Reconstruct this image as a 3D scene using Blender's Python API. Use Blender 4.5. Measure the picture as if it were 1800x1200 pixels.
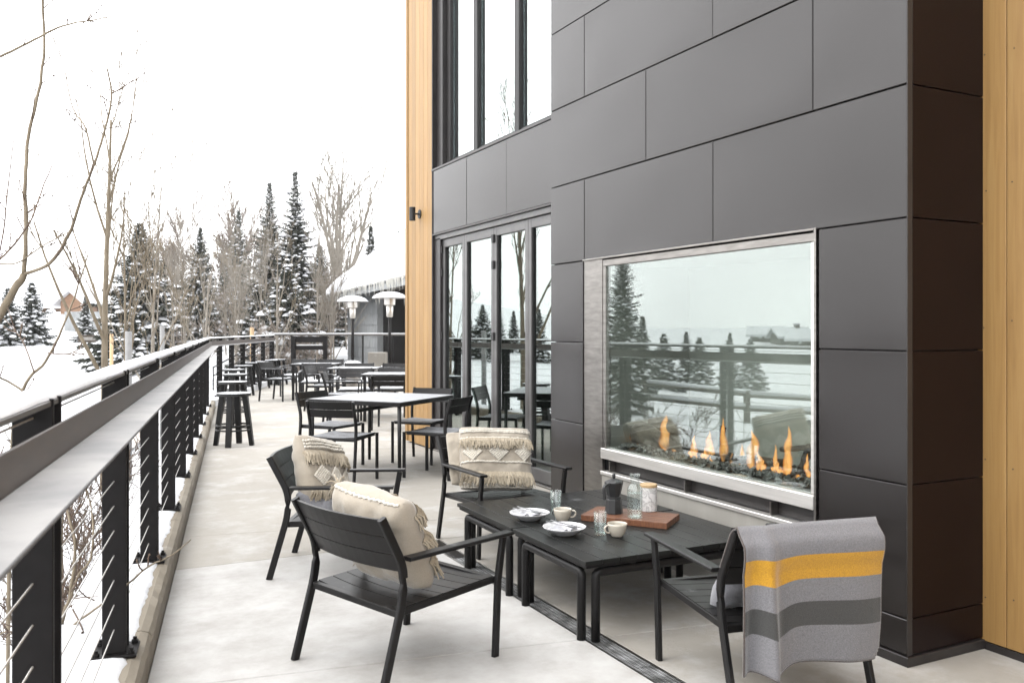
import bpy, bmesh, math, random
import numpy as np
from mathutils import Vector, Matrix, noise

random.seed(7)
HAZE = 0.00042
scene = bpy.context.scene
for o in list(bpy.data.objects):
    bpy.data.objects.remove(o)
COL = scene.collection
R = math.radians
PI = math.pi

# ------------------------------------------------------------------ camera
cam_d = bpy.data.cameras.new('camera')
cam = bpy.data.objects.new('camera', cam_d)
COL.objects.link(cam)
cam.location = (0, 0, 1.45)
YAW = math.atan(0.5)
cam.rotation_euler = (R(90), 0, -YAW)
cam_d.lens = 30.6
cam_d.sensor_width = 36
cam_d.shift_y = -0.0122
cam_d.clip_start = 0.05
cam_d.clip_end = 1500
cam_d.dof.use_dof = True
cam_d.dof.focus_distance = 6.0
cam_d.dof.aperture_fstop = 6.3
scene.camera = cam

# ------------------------------------------------------------------ world: bright overcast winter sky
SUN_EL, SUN_AZ = R(48), R(-75)          # azimuth from +Y, clockwise positive
world = bpy.data.worlds.new('World')
scene.world = world
world.use_nodes = True
wn, wl = world.node_tree.nodes, world.node_tree.links
wn.clear()
wo = wn.new('ShaderNodeOutputWorld')
sky = wn.new('ShaderNodeTexSky')
sky.sky_type = 'NISHITA'
sky.sun_disc = False
sky.sun_elevation = SUN_EL
sky.sun_rotation = SUN_AZ
sky.dust_density = 4.0
hs = wn.new('ShaderNodeHueSaturation')
hs.inputs['Saturation'].default_value = 0.15
b1 = wn.new('ShaderNodeBackground')
b1.inputs['Strength'].default_value = 0.05
tc = wn.new('ShaderNodeTexCoord')
sx = wn.new('ShaderNodeSeparateXYZ')
mr = wn.new('ShaderNodeMapRange')        # cloud deck: a little brighter overhead than at the horizon
mr.inputs['From Min'].default_value = 0.0
mr.inputs['From Max'].default_value = 1.0
mr.inputs['To Min'].default_value = 1.75
mr.inputs['To Max'].default_value = 3.0
nz = wn.new('ShaderNodeTexNoise')
nz.inputs['Scale'].default_value = 1.6
nz.inputs['Detail'].default_value = 5
nr = wn.new('ShaderNodeMapRange')
nr.inputs['To Min'].default_value = 0.9
nr.inputs['To Max'].default_value = 1.1
mu = wn.new('ShaderNodeMath')
mu.operation = 'MULTIPLY'
b2 = wn.new('ShaderNodeBackground')
b2.inputs['Color'].default_value = (0.985, 0.99, 1.0, 1)
ad = wn.new('ShaderNodeAddShader')
wl.new(sky.outputs[0], hs.inputs['Color'])
wl.new(hs.outputs[0], b1.inputs['Color'])
wl.new(tc.outputs['Generated'], sx.inputs[0])
wl.new(sx.outputs['Z'], mr.inputs['Value'])
wl.new(tc.outputs['Generated'], nz.inputs['Vector'])
wl.new(nz.outputs['Fac'], nr.inputs['Value'])
wl.new(mr.outputs[0], mu.inputs[0])
wl.new(nr.outputs[0], mu.inputs[1])
wl.new(mu.outputs[0], b2.inputs['Strength'])
wl.new(b1.outputs[0], ad.inputs[0])
wl.new(b2.outputs[0], ad.inputs[1])
wl.new(ad.outputs[0], wo.inputs[0])

# ------------------------------------------------------------------ sun behind cloud
sd = bpy.data.lights.new('sun', 'SUN')
sd.energy = 0.7
sd.angle = R(25)
sd.color = (1.0, 0.96, 0.9)
sun = bpy.data.objects.new('sun', sd)
COL.objects.link(sun)
sdir = Vector((math.sin(SUN_AZ) * math.cos(SUN_EL), math.cos(SUN_AZ) * math.cos(SUN_EL), math.sin(SUN_EL)))
sun.rotation_euler = (-sdir).to_track_quat('-Z', 'Y').to_euler()
sun.location = sdir * 50

# ------------------------------------------------------------------ exposure
vs = scene.view_settings
vs.view_transform = 'Standard'
vs.look = 'None'
vs.exposure = 0.7
vs.gamma = 1.0
vs.use_curve_mapping = False
scene.render.engine = 'CYCLES'
cy = scene.cycles
cy.max_bounces = 8
cy.diffuse_bounces = 3
cy.glossy_bounces = 4
cy.transmission_bounces = 4
cy.transparent_max_bounces = 16
cy.caustics_reflective = False
cy.caustics_refractive = False
cy.use_denoising = True
cy.sample_clamp_indirect = 6

# ================================================================== materials
MATS = {}


def new_mat(name):
    m = bpy.data.materials.new(name)
    m.use_nodes = True
    n, l = m.node_tree.nodes, m.node_tree.links
    p = n['Principled BSDF']
    MATS[name] = m
    return m, n, l, p


def setp(p, col=None, rough=None, metal=None, spec=None, ior=None):
    if col is not None:
        p.inputs['Base Color'].default_value = (*col, 1)
    if rough is not None:
        p.inputs['Roughness'].default_value = rough
    if metal is not None:
        p.inputs['Metallic'].default_value = metal
    if spec is not None:
        p.inputs['Specular IOR Level'].default_value = spec
    if ior is not None:
        p.inputs['IOR'].default_value = ior


def tex(n, l, scale, detail=4, rough=0.55, coord='Object', stretch=None, kind='ShaderNodeTexNoise'):
    c = n.new('ShaderNodeTexCoord')
    t = n.new(kind)
    t.inputs['Scale'].default_value = scale
    if kind == 'ShaderNodeTexNoise':
        t.inputs['Detail'].default_value = detail
        t.inputs['Roughness'].default_value = rough
    if coord == 'World':
        g = n.new('ShaderNodeNewGeometry')
        src = g.outputs['Position']
    else:
        src = c.outputs[coord]
    if stretch:
        mp = n.new('ShaderNodeMapping')
        mp.inputs['Scale'].default_value = stretch
        l.new(src, mp.inputs['Vector'])
        src = mp.outputs[0]
    l.new(src, t.inputs['Vector'])
    return t


def ramp(n, l, src, stops):
    r = n.new('ShaderNodeValToRGB')
    e = r.color_ramp.elements
    while len(e) > 1:
        e.remove(e[-1])
    e[0].position = stops[0][0]
    e[0].color = (*stops[0][1], 1)
    for pos, c in stops[1:]:
        x = e.new(pos)
        x.color = (*c, 1)
    l.new(src, r.inputs['Fac'])
    return r


def bump(n, l, p, src, strength, dist=0.01):
    b = n.new('ShaderNodeBump')
    b.inputs['Strength'].default_value = strength
    b.inputs['Distance'].default_value = dist
    l.new(src, b.inputs['Height'])
    l.new(b.outputs[0], p.inputs['Normal'])
    return b


K = 0.7          # reflectances are set for an exposure that lets the overcast sky clip


def dim(c, k=K):
    return tuple(x * k for x in c)


def simple(name, c0, c1, scale=8, rough=0.5, metal=0.0, bs=0.0, bd=0.005, coord='Object', stretch=None, ior=None, rvar=0.0, detail=4):
    m, n, l, p = new_mat(name)
    t = tex(n, l, scale, detail, coord=coord, stretch=stretch)
    kk = 1.0 if metal > .4 else K
    r = ramp(n, l, t.outputs['Fac'], [(0.3, dim(c0, kk)), (0.7, dim(c1, kk))])
    l.new(r.outputs[0], p.inputs['Base Color'])
    setp(p, rough=rough, metal=metal, ior=ior)
    if rvar:
        q = n.new('ShaderNodeMapRange')
        q.inputs['To Min'].default_value = rough - rvar
        q.inputs['To Max'].default_value = rough + rvar
        l.new(t.outputs['Fac'], q.inputs['Value'])
        l.new(q.outputs[0], p.inputs['Roughness'])
    if bs:
        bump(n, l, p, t.outputs['Fac'], bs, bd)
    return m


def frosty(name, base, frost=(0.78, 0.79, 0.82), lo=0.35, hi=0.6, scale=9, rough=0.42, most=1.0, nlo=0.75):
    """dark painted metal with rime and dry snow lying on whatever faces up"""
    m, n, l, p = new_mat(name)
    t = tex(n, l, scale, 6, 0.65, coord='World')
    tr = n.new('ShaderNodeMapRange')
    tr.inputs['From Min'].default_value = lo
    tr.inputs['From Max'].default_value = hi
    tr.inputs['To Max'].default_value = most
    l.new(t.outputs['Fac'], tr.inputs['Value'])
    g = n.new('ShaderNodeNewGeometry')
    s = n.new('ShaderNodeSeparateXYZ')
    l.new(g.outputs['True Normal'], s.inputs[0])
    nm = n.new('ShaderNodeMapRange')
    nm.inputs['From Min'].default_value = nlo
    nm.inputs['From Max'].default_value = 0.97
    l.new(s.outputs['Z'], nm.inputs['Value'])
    k = n.new('ShaderNodeMath')
    k.operation = 'MULTIPLY'
    l.new(tr.outputs[0], k.inputs[0])
    l.new(nm.outputs[0], k.inputs[1])
    mx = n.new('ShaderNodeMix')
    mx.data_type = 'RGBA'
    mx.inputs['A'].default_value = (*base, 1)
    mx.inputs['B'].default_value = (*dim(frost), 1)
    l.new(k.outputs[0], mx.inputs['Factor'])
    l.new(mx.outputs['Result'], p.inputs['Base Color'])
    rm = n.new('ShaderNodeMapRange')
    rm.inputs['To Min'].default_value = rough
    rm.inputs['To Max'].default_value = 0.85
    l.new(k.outputs[0], rm.inputs['Value'])
    l.new(rm.outputs[0], p.inputs['Roughness'])
    p.inputs['Specular IOR Level'].default_value = 0.2
    f = tex(n, l, 350, 2)
    bump(n, l, p, f.outputs['Fac'], 0.06, 0.001)
    return m


BLACK = frosty('black_metal', (0.0075, 0.007, 0.007), lo=0.62, hi=0.85, most=0.5, rough=0.4)
TABLE_BLACK = frosty('table_metal', (0.008, 0.0085, 0.008), frost=(0.42, 0.43, 0.45), lo=0.6, hi=0.8, scale=4, most=0.35, rough=0.38)
SEAT_FROST = frosty('frosted_seat', (0.03, 0.03, 0.031), frost=(0.42, 0.43, 0.45), lo=0.2, hi=0.55, most=0.62, rough=0.45)
TOP_FROST = frosty('frosted_tabletop', (0.05, 0.05, 0.05), frost=(0.44, 0.45, 0.47), lo=0.15, hi=0.4, most=0.97)
FAR_FROST = frosty('rimed_metal', (0.02, 0.02, 0.021), frost=(0.6, 0.615, 0.64), lo=0.35, hi=0.6, most=0.8, nlo=0.5)
STOOL_FROST = frosty('snowy_stool', (0.02, 0.02, 0.02), frost=(0.8, 0.82, 0.86), lo=0.3, hi=0.45, most=0.9, nlo=0.6)
SHELF_FROST = frosty('frosted_shelf', (0.1, 0.1, 0.105), frost=(0.425, 0.415, 0.405), lo=0.2, hi=0.6, scale=3, most=0.85, rough=0.5)
POST = simple('post_paint', (0.006, 0.005, 0.005), (0.010, 0.0085, 0.0085), 20, 0.5, ior=1.25)
LIP = simple('lip_steel', (0.10, 0.085, 0.078), (0.17, 0.15, 0.14), 5, 0.5, 0.3, stretch=(1, 1, 6), rvar=0.08)
RAILM = simple('rail_steel', (0.10, 0.09, 0.085), (0.15, 0.14, 0.13), 6, 0.5, 0.3)
CABLE = simple('cable_steel', (0.3, 0.29, 0.28), (0.42, 0.41, 0.39), 80, 0.4, 0.8)
STEEL = simple('brushed_stainless', (0.52, 0.505, 0.48), (0.62, 0.60, 0.575), 3, 0.36, 0.75, 0.03, 0.002, stretch=(1, 1, 30), rvar=0.05)
STEEL_D = simple('dull_stainless', (0.17, 0.158, 0.147), (0.25, 0.237, 0.22), 4, 0.34, 1.0, 0.02, 0.002, stretch=(2, 2, 12), rvar=0.06)
APRON = simple('pale_metal_apron', (0.36, 0.345, 0.31), (0.44, 0.42, 0.385), 3, 0.3, 0.25, 0.02, 0.002, stretch=(1, 2.5, .4), rvar=0.06)
SNOW = simple('snow', (0.66, 0.67, 0.69), (0.72, 0.73, 0.745), 1.1, 0.75, bs=0.9, bd=0.22, coord='World', detail=8)
SNOW_FINE = simple('snow_crust', (0.62, 0.63, 0.655), (0.70, 0.71, 0.73), 30, 0.8, bs=0.4, bd=0.01, coord='World', detail=6)
ICE = simple('ice', (0.62, 0.61, 0.56), (0.76, 0.75, 0.71), 20, 0.3, ior=1.3)
BARK = simple('aspen_bark', (0.14, 0.11, 0.072), (0.25, 0.205, 0.145), 16, 0.85, bs=0.4, stretch=(1, 1, 0.3))
BARK_PALE = simple('pale_bark', (0.19, 0.165, 0.135), (0.31, 0.28, 0.235), 14, 0.85, bs=0.4)
TWIG = frosty('twig_bark', (0.15, 0.122, 0.10), frost=(0.5, 0.5, 0.5), lo=0.3, hi=0.5, scale=2, rough=0.9, nlo=0.25)
TWIG_RED = simple('bud_twig', (0.08, 0.05, 0.036), (0.16, 0.11, 0.075), 12, 0.8)
TRUNK_D = simple('spruce_bark', (0.05, 0.04, 0.03), (0.09, 0.07, 0.055), 12, 0.9)
NEEDLE = simple('spruce_needles', (0.028, 0.036, 0.026), (0.07, 0.072, 0.05), 3.5, 0.8, coord='World')
CREAM = simple('cream_cup', (0.50, 0.455, 0.375), (0.54, 0.495, 0.42), 12, 0.22)
WHITE = simple('white_ceramic', (0.56, 0.56, 0.57), (0.6, 0.6, 0.61), 10, 0.15)
NAPKIN = simple('white_napkin', (0.58, 0.58, 0.62), (0.66, 0.66, 0.69), 60, 0.9, bs=0.3, bd=0.002)
CUTLERY = simple('grey_cutlery', (0.16, 0.16, 0.17), (0.24, 0.24, 0.25), 30, 0.3, 0.9)
MOKA = simple('moka_black', (0.014, 0.014, 0.015), (0.022, 0.022, 0.023), 60, 0.42)
BAMBOO = simple('bamboo_lid', (0.42, 0.28, 0.13), (0.5, 0.35, 0.19), 12, 0.5, stretch=(1, 14, 1))
DARKROOM = simple('room_paint', (0.10, 0.10, 0.095), (0.14, 0.135, 0.125), 2, 0.8)
FIREBOX = simple('firebox_steel', (0.32, 0.33, 0.30), (0.42, 0.43, 0.40), 3, 0.5, 0.2)
MEDIA = simple('fire_stones', (0.02, 0.02, 0.02), (0.2, 0.2, 0.19), 60, 0.5)
CHAR = simple('charred_log', (0.02, 0.018, 0.016), (0.07, 0.06, 0.05), 16, 0.9, bs=0.7, bd=0.02)
GALV = simple('galvanised_post', (0.2, 0.2, 0.2), (0.28, 0.28, 0.28), 9, 0.6)
RUBBER = simple('black_seal', (0.008, 0.007, 0.007), (0.014, 0.012, 0.012), 20, 0.6)
LINEN = None


def panel_mat(name, c0, c1, rough, ior):
    m, n, l, p = new_mat(name)
    t = tex(n, l, 0.9, 3, coord='World')
    r = ramp(n, l, t.outputs['Fac'], [(0.3, c0), (0.7, c1)])
    l.new(r.outputs[0], p.inputs['Base Color'])
    q = n.new('ShaderNodeMapRange')
    q.inputs['To Min'].default_value = rough - 0.04
    q.inputs['To Max'].default_value = rough + 0.05
    t3 = tex(n, l, 0.7, 1, coord='World')
    l.new(t3.outputs['Fac'], q.inputs['Value'])
    l.new(q.outputs[0], p.inputs['Roughness'])
    setp(p, ior=ior)
    return m


PANEL = panel_mat('bronze_panel', (0.008, 0.0065, 0.006), (0.011, 0.009, 0.0085), 0.23, 1.5)
MATS['bronze_panel'].node_tree.nodes['Principled BSDF'].inputs['Specular Tint'].default_value = (1.0, 0.98, 0.975, 1)
PANEL_SHADED = simple('dark_bronze_return', (0.0085, 0.0036, 0.003), (0.012, 0.0055, 0.0045), 3, 0.34, ior=1.22)  # bronze panel copy for the side face: shade put into colour and gloss
JAMB = simple('bronze_jamb', (0.016, 0.013, 0.013), (0.026, 0.022, 0.021), 6, 0.4)
DOORM = simple('door_aluminium', (0.075, 0.072, 0.072), (0.105, 0.102, 0.10), 6, 0.36, 0.45)


def wood_mat(name, c0, c1, c2, rough=0.55, along=(9, 9, 0.35)):
    m, n, l, p = new_mat(name)
    t = tex(n, l, 5.0, 8, 0.6, coord='World', stretch=along)
    t.inputs['Distortion'].default_value = 0.6
    oi = n.new('ShaderNodeObjectInfo')
    r = ramp(n, l, t.outputs['Fac'], [(0.25, dim(c0)), (0.5, dim(c1)), (0.78, dim(c2))])
    hv = n.new('ShaderNodeHueSaturation')
    vr = n.new('ShaderNodeMapRange')
    vr.inputs['To Min'].default_value = 0.84
    vr.inputs['To Max'].default_value = 1.12
    l.new(oi.outputs['Random'], vr.inputs['Value'])
    l.new(vr.outputs[0], hv.inputs['Value'])
    l.new(r.outputs[0], hv.inputs['Color'])
    l.new(hv.outputs[0], p.inputs['Base Color'])
    setp(p, rough=rough)
    bump(n, l, p, t.outputs['Fac'], 0.12, 0.004)
    return m


CEDAR = wood_mat('cedar_board', (0.27, 0.145, 0.042), (0.335, 0.19, 0.06), (0.39, 0.24, 0.085))
CABIN = wood_mat('cabin_board', (0.19, 0.095, 0.045), (0.27, 0.14, 0.07), (0.34, 0.2, 0.105))
STAKE = wood_mat('stake_wood', (0.42, 0.27, 0.13), (0.5, 0.34, 0.18), (0.56, 0.4, 0.24))
ACACIA = wood_mat('acacia_board', (0.075, 0.026, 0.012), (0.15, 0.055, 0.023), (0.25, 0.11, 0.05), 0.45, along=(4, 28, 4))


def concrete_mat(name, c0, c1, c2, dust):
    m, n, l, p = new_mat(name)
    t = tex(n, l, 0.8, 8, 0.6, coord='World')
    r = ramp(n, l, t.outputs['Fac'], [(0.3, dim(c0)), (0.5, dim(c1)), (0.72, dim(c2))])
    t2 = tex(n, l, 2.4, 10, 0.68, coord='World')
    dm = n.new('ShaderNodeMapRange')
    dm.inputs['From Min'].default_value = 0.62 - dust * 0.5
    dm.inputs['From Max'].default_value = 0.85 - dust * 0.5
    dm.inputs['To Max'].default_value = 0.9
    l.new(t2.outputs['Fac'], dm.inputs['Value'])
    mx = n.new('ShaderNodeMix')
    mx.data_type = 'RGBA'
    mx.inputs['B'].default_value = (*dim((0.50, 0.49, 0.475)), 1)
    l.new(dm.outputs[0], mx.inputs['Factor'])
    l.new(r.outputs[0], mx.inputs['A'])
    t4 = tex(n, l, 9, 8, 0.7, coord='World')
    sp = ramp(n, l, t4.outputs['Fac'], [(0.3, (0.9, 0.89, 0.88)), (0.55, (1, 1, 1))])
    ml = n.new('ShaderNodeMix')
    ml.data_type = 'RGBA'
    ml.blend_type = 'MULTIPLY'
    ml.inputs['Factor'].default_value = 0.8
    l.new(mx.outputs['Result'], ml.inputs['A'])
    l.new(sp.outputs[0], ml.inputs['B'])
    l.new(ml.outputs['Result'], p.inputs['Base Color'])
    setp(p, rough=0.8)
    t5 = tex(n, l, 140, 2, 0.8, coord='World')
    t6 = tex(n, l, 1.7, 4, coord='World')
    gm_ = n.new('ShaderNodeMath')
    gm_.operation = 'MULTIPLY'
    l.new(t5.outputs['Fac'], gm_.inputs[0])
    l.new(t6.outputs['Fac'], gm_.inputs[1])
    gr = ramp(n, l, gm_.outputs[0], [(0.36, (1, 1, 1)), (0.42, (0.55, 0.52, 0.48))])
    m2 = n.new('ShaderNodeMix')
    m2.data_type = 'RGBA'
    m2.blend_type = 'MULTIPLY'
    m2.inputs['Factor'].default_value = 0.7
    l.new(ml.outputs['Result'], m2.inputs['A'])
    l.new(gr.outputs[0], m2.inputs['B'])
    l.new(m2.outputs['Result'], p.inputs['Base Color'])
    t3 = tex(n, l, 60, 4, coord='World')
    bump(n, l, p, t3.outputs['Fac'], 0.15, 0.004)
    return m


CONC = concrete_mat('concrete', (0.315, 0.292, 0.257), (0.35, 0.327, 0.29), (0.385, 0.362, 0.326), 0.24)
CONC_DUST = concrete_mat('snow_dusted_concrete', (0.345, 0.33, 0.307), (0.37, 0.357, 0.336), (0.40, 0.387, 0.368), 0.5)
CURBM = concrete_mat('kerb_concrete', (0.15, 0.125, 0.09), (0.21, 0.18, 0.135), (0.27, 0.24, 0.195), 0.15)
BASEC = concrete_mat('plain_concrete', (0.2, 0.185, 0.165), (0.24, 0.225, 0.2), (0.28, 0.265, 0.24), 0.1)
PATHM = concrete_mat('sandy_path', (0.36, 0.31, 0.27), (0.4, 0.35, 0.31), (0.44, 0.4, 0.37), 0.4)
GRATE = frosty('grate_iron', (0.05, 0.05, 0.048), frost=(0.5, 0.505, 0.51), lo=0.36, hi=0.7, scale=11, most=0.9, rough=0.6)
SHINGLE = simple('grey_shingle', (0.27, 0.28, 0.285), (0.40, 0.415, 0.42), 5, 0.8, bs=0.3, bd=0.01, coord='World', stretch=(1, 1, .3))


def glass_mat(name, ior, tint, rough=0.0, most=1.0):
    m, n, l, p = new_mat(name)
    n.remove(p)
    out = n['Material Output']
    fr = n.new('ShaderNodeFresnel')
    ge = n.new('ShaderNodeNewGeometry')
    im = n.new('ShaderNodeMapRange')          # same reflectance for both sides of a thin sheet
    im.inputs['To Min'].default_value = ior
    im.inputs['To Max'].default_value = 1 / ior
    l.new(ge.outputs['Backfacing'], im.inputs['Value'])
    l.new(im.outputs[0], fr.inputs['IOR'])
    tr = n.new('ShaderNodeBsdfTransparent')
    tr.inputs['Color'].default_value = (*tint, 1)
    gl = n.new('ShaderNodeBsdfGlossy')
    gl.inputs['Roughness'].default_value = rough
    gl.inputs['Color'].default_value = (0.93, 0.985, 0.965, 1)
    mx = n.new('ShaderNodeMixShader')
    l.new(fr.outputs[0], mx.inputs['Fac'])
    l.new(tr.outputs[0], mx.inputs[1])
    l.new(gl.outputs[0], mx.inputs[2])
    l.new(mx.outputs[0], out.inputs['Surface'])
    return m


DOOR_GLASS = glass_mat('coated_door_glass', 3.3, (0.62, 0.68, 0.65))
FIRE_GLASS = glass_mat('fireplace_glass', 2.2, (0.93, 0.96, 0.94), 0.012)
HIGH_GLASS = glass_mat('coated_window_glass', 5.5, (0.6, 0.64, 0.66))
CLEAR = glass_mat('clear_glass', 1.55, (0.965, 0.975, 0.972), 0.01)
WATER = glass_mat('water', 1.33, (0.965, 0.972, 0.975))


def cloth(name, c0, c1, sc=260, bs=0.5, warm=6):
    m, n, l, p = new_mat(name)
    t = tex(n, l, sc, 2)
    t2 = tex(n, l, warm, 4)
    mxn = n.new('ShaderNodeMath')
    mxn.operation = 'ADD'
    l.new(t.outputs['Fac'], mxn.inputs[0])
    l.new(t2.outputs['Fac'], mxn.inputs[1])
    hf = n.new('ShaderNodeMath')
    hf.operation = 'MULTIPLY'
    hf.inputs[1].default_value = 0.5
    l.new(mxn.outputs[0], hf.inputs[0])
    r = ramp(n, l, hf.outputs[0], [(0.35, dim(c0)), (0.65, dim(c1))])
    l.new(r.outputs[0], p.inputs['Base Color'])
    setp(p, rough=0.95)
    p.inputs['Sheen Weight'].default_value = 0.3
    bump(n, l, p, t.outputs['Fac'], bs, 0.002)
    return m


LINEN = cloth('cream_linen', (0.31, 0.265, 0.205), (0.41, 0.365, 0.30))
YARN = cloth('cream_yarn', (0.34, 0.28, 0.195), (0.47, 0.405, 0.305), 120)
TUFT = cloth('white_wool', (0.55, 0.50, 0.42), (0.66, 0.62, 0.54), 120)
GREYFAB = cloth('grey_fabric', (0.16, 0.16, 0.175), (0.25, 0.25, 0.27), 160)
BINDING = cloth('dark_binding', (0.03, 0.02, 0.018), (0.07, 0.05, 0.04), 120)


def blanket_mat():
    m, n, l, p = new_mat('wool_blanket')
    uv = n.new('ShaderNodeUVMap')
    uv.uv_map = 'UVMap'
    s = n.new('ShaderNodeSeparateXYZ')
    l.new(uv.outputs[0], s.inputs[0])
    g = (0.145, 0.143, 0.15)
    y = (0.42, 0.215, 0.006)
    d = (0.034, 0.034, 0.032)
    r = n.new('ShaderNodeValToRGB')
    r.color_ramp.interpolation = 'CONSTANT'
    e = r.color_ramp.elements
    e[0].position = 0
    e[0].color = (*g, 1)
    e[1].position = 0.19
    e[1].color = (*y, 1)
    for pos, c in ((0.375, g), (0.545, d), (0.725, g)):
        q = e.new(pos)
        q.color = (*c, 1)
    l.new(s.outputs['Y'], r.inputs['Fac'])
    t = tex(n, l, 190, 4, 0.85)
    f = ramp(n, l, t.outputs['Fac'], [(0.34, (0.5, 0.5, 0.51)), (0.66, (1.0, 0.985, 0.99))])
    mx = n.new('ShaderNodeMix')
    mx.data_type = 'RGBA'
    mx.blend_type = 'MULTIPLY'
    mx.inputs['Factor'].default_value = 1
    l.new(r.outputs[0], mx.inputs['A'])
    l.new(f.outputs[0], mx.inputs['B'])
    l.new(mx.outputs['Result'], p.inputs['Base Color'])
    setp(p, rough=0.95)
    p.inputs['Sheen Weight'].default_value = 0.25
    bump(n, l, p, t.outputs['Fac'], 0.6, 0.002)
    return m


BLANKET = blanket_mat()


def marble_mat():
    m, n, l, p = new_mat('white_marble')
    t = tex(n, l, 14, 8, 0.7)
    t.inputs['Distortion'].default_value = 1.6
    r = ramp(n, l, t.outputs['Fac'], [(0.44, (0.52, 0.51, 0.50)), (0.5, (0.25, 0.245, 0.24)), (0.54, (0.54, 0.53, 0.52))])
    l.new(r.outputs[0], p.inputs['Base Color'])
    setp(p, rough=0.3)
    return m


MARBLE = marble_mat()


def flame_mat():
    m, n, l, p = new_mat('gas_flame')
    n.remove(p)
    out = n['Material Output']
    t = tex(n, l, 16, 3, stretch=(1, 1, .4))
    lw = n.new('ShaderNodeLayerWeight')
    lw.inputs['Blend'].default_value = 0.35
    c = ramp(n, l, lw.outputs['Facing'], [(0.0, (1.0, 0.52, 0.16)), (0.5, (1.0, 0.30, 0.04)), (1.0, (0.9, 0.2, 0.02))])
    em = n.new('ShaderNodeEmission')
    em.inputs['Strength'].default_value = 1.05
    l.new(c.outputs[0], em.inputs['Color'])
    tr = n.new('ShaderNodeBsdfTransparent')
    a = n.new('ShaderNodeMapRange')
    a.inputs['From Min'].default_value = 0.35
    a.inputs['From Max'].default_value = 0.6
    a.inputs['To Min'].default_value = 0.12
    a.inputs['To Max'].default_value = 0.7
    l.new(t.outputs['Fac'], a.inputs['Value'])
    inv = n.new('ShaderNodeMath')
    inv.operation = 'SUBTRACT'
    inv.inputs[0].default_value = 1.0
    l.new(lw.outputs['Facing'], inv.inputs[1])
    k = n.new('ShaderNodeMath')
    k.operation = 'MULTIPLY'
    sq = n.new('ShaderNodeMath')
    sq.operation = 'POWER'
    sq.inputs[1].default_value = 1.7
    l.new(inv.outputs[0], sq.inputs[0])
    l.new(a.outputs[0], k.inputs[0])
    l.new(sq.outputs[0], k.inputs[1])
    mx = n.new('ShaderNodeMixShader')
    l.new(k.outputs[0], mx.inputs['Fac'])
    l.new(tr.outputs[0], mx.inputs[1])
    l.new(em.outputs[0], mx.inputs[2])
    l.new(mx.outputs[0], out.inputs['Surface'])
    return m


FLAME = flame_mat()

# ================================================================== helpers
CA, SA = math.cos(YAW), math.sin(YAW)


def V(lat, dep, z=0.0):
    """world point from metres to the right of / ahead of the viewpoint"""
    return Vector((SA * dep + CA * lat, CA * dep - SA * lat, z))


RTH = R(8.9)
RDX, RDY = math.sin(RTH), math.cos(RTH)


def RL(nn, s, z=0.0):
    """world point from the frame of the straight railing: nn to its right, s along it"""
    return Vector((RDY * nn + RDX * s, -RDX * nn + RDY * s, z))


def link(name, data, mat=None, parent=None):
    o = bpy.data.objects.new(name, data)
    COL.objects.link(o)
    if mat is not None and data is not None and not data.materials:
        data.materials.append(mat)
    if parent is not None:
        o.parent = parent
    return o


def mesh_of(name, bm, smooth=False):
    me = bpy.data.meshes.new(name)
    bmesh.ops.recalc_face_normals(bm, faces=bm.faces)
    bm.to_mesh(me)
    bm.free()
    if smooth:
        for p in me.polygons:
            p.use_smooth = True
    return me


def obj(name, bm, mat, parent=None, smooth=False, kind=None, label=None):
    o = link(name, mesh_of(name, bm, smooth), mat, parent)
    if kind:
        o['kind'] = kind
    if label:
        o['label'] = label
    return o


def raw(name, verts, faces, mat, parent=None, smooth=False, kind=None):
    me = bpy.data.meshes.new(name)
    me.from_pydata([tuple(v) for v in verts], [], faces)
    me.update()
    if smooth:
        for p in me.polygons:
            p.use_smooth = True
    o = link(name, me, mat, parent)
    if kind:
        o['kind'] = kind
    return o


def tag(o, label, cat, group=None, kind=None):
    o['label'] = label
    o['category'] = cat
    if group:
        o['group'] = group
    if kind:
        o['kind'] = kind
    return o


def thing(name, label, cat, loc=(0, 0, 0), rz=0.0, group=None):
    o = bpy.data.objects.new(name, None)
    o.empty_display_size = 0.1
    COL.objects.link(o)
    o.location = loc
    o.rotation_euler = (0, 0, rz)
    return tag(o, label, cat, group)


def struct(o):
    o['kind'] = 'structure'
    return o


def copy_tree(o, parent=None):
    c = o.copy()
    COL.objects.link(c)
    if parent is not None:
        c.parent = parent
    for ch in list(o.children):
        copy_tree(ch, c)
    return c


def box(bm, x0, x1, y0, y1, z0, z1, bev=0.0, M=None, seg=1):
    vs_ = [bm.verts.new((x, y, z)) for x in (x0, x1) for y in (y0, y1) for z in (z0, z1)]
    idx = [(0, 1, 3, 2), (4, 6, 7, 5), (0, 4, 5, 1), (2, 3, 7, 6), (0, 2, 6, 4), (1, 5, 7, 3)]
    fs = [bm.faces.new([vs_[i] for i in f]) for f in idx]
    if bev:
        es = list({e for f in fs for e in f.edges})
        r = bmesh.ops.bevel(bm, geom=es, offset=bev, segments=seg, affect='EDGES')
        vs_ = list({v for v in r['verts']} | {v for v in vs_ if v.is_valid})
    if M is not None:
        bmesh.ops.transform(bm, matrix=M, verts=[v for v in vs_ if v.is_valid])
    return bm


def B(x0, x1, y0, y1, z0, z1, bev=0.0, M=None, seg=1):
    return box(bmesh.new(), x0, x1, y0, y1, z0, z1, bev, M, seg)


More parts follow.
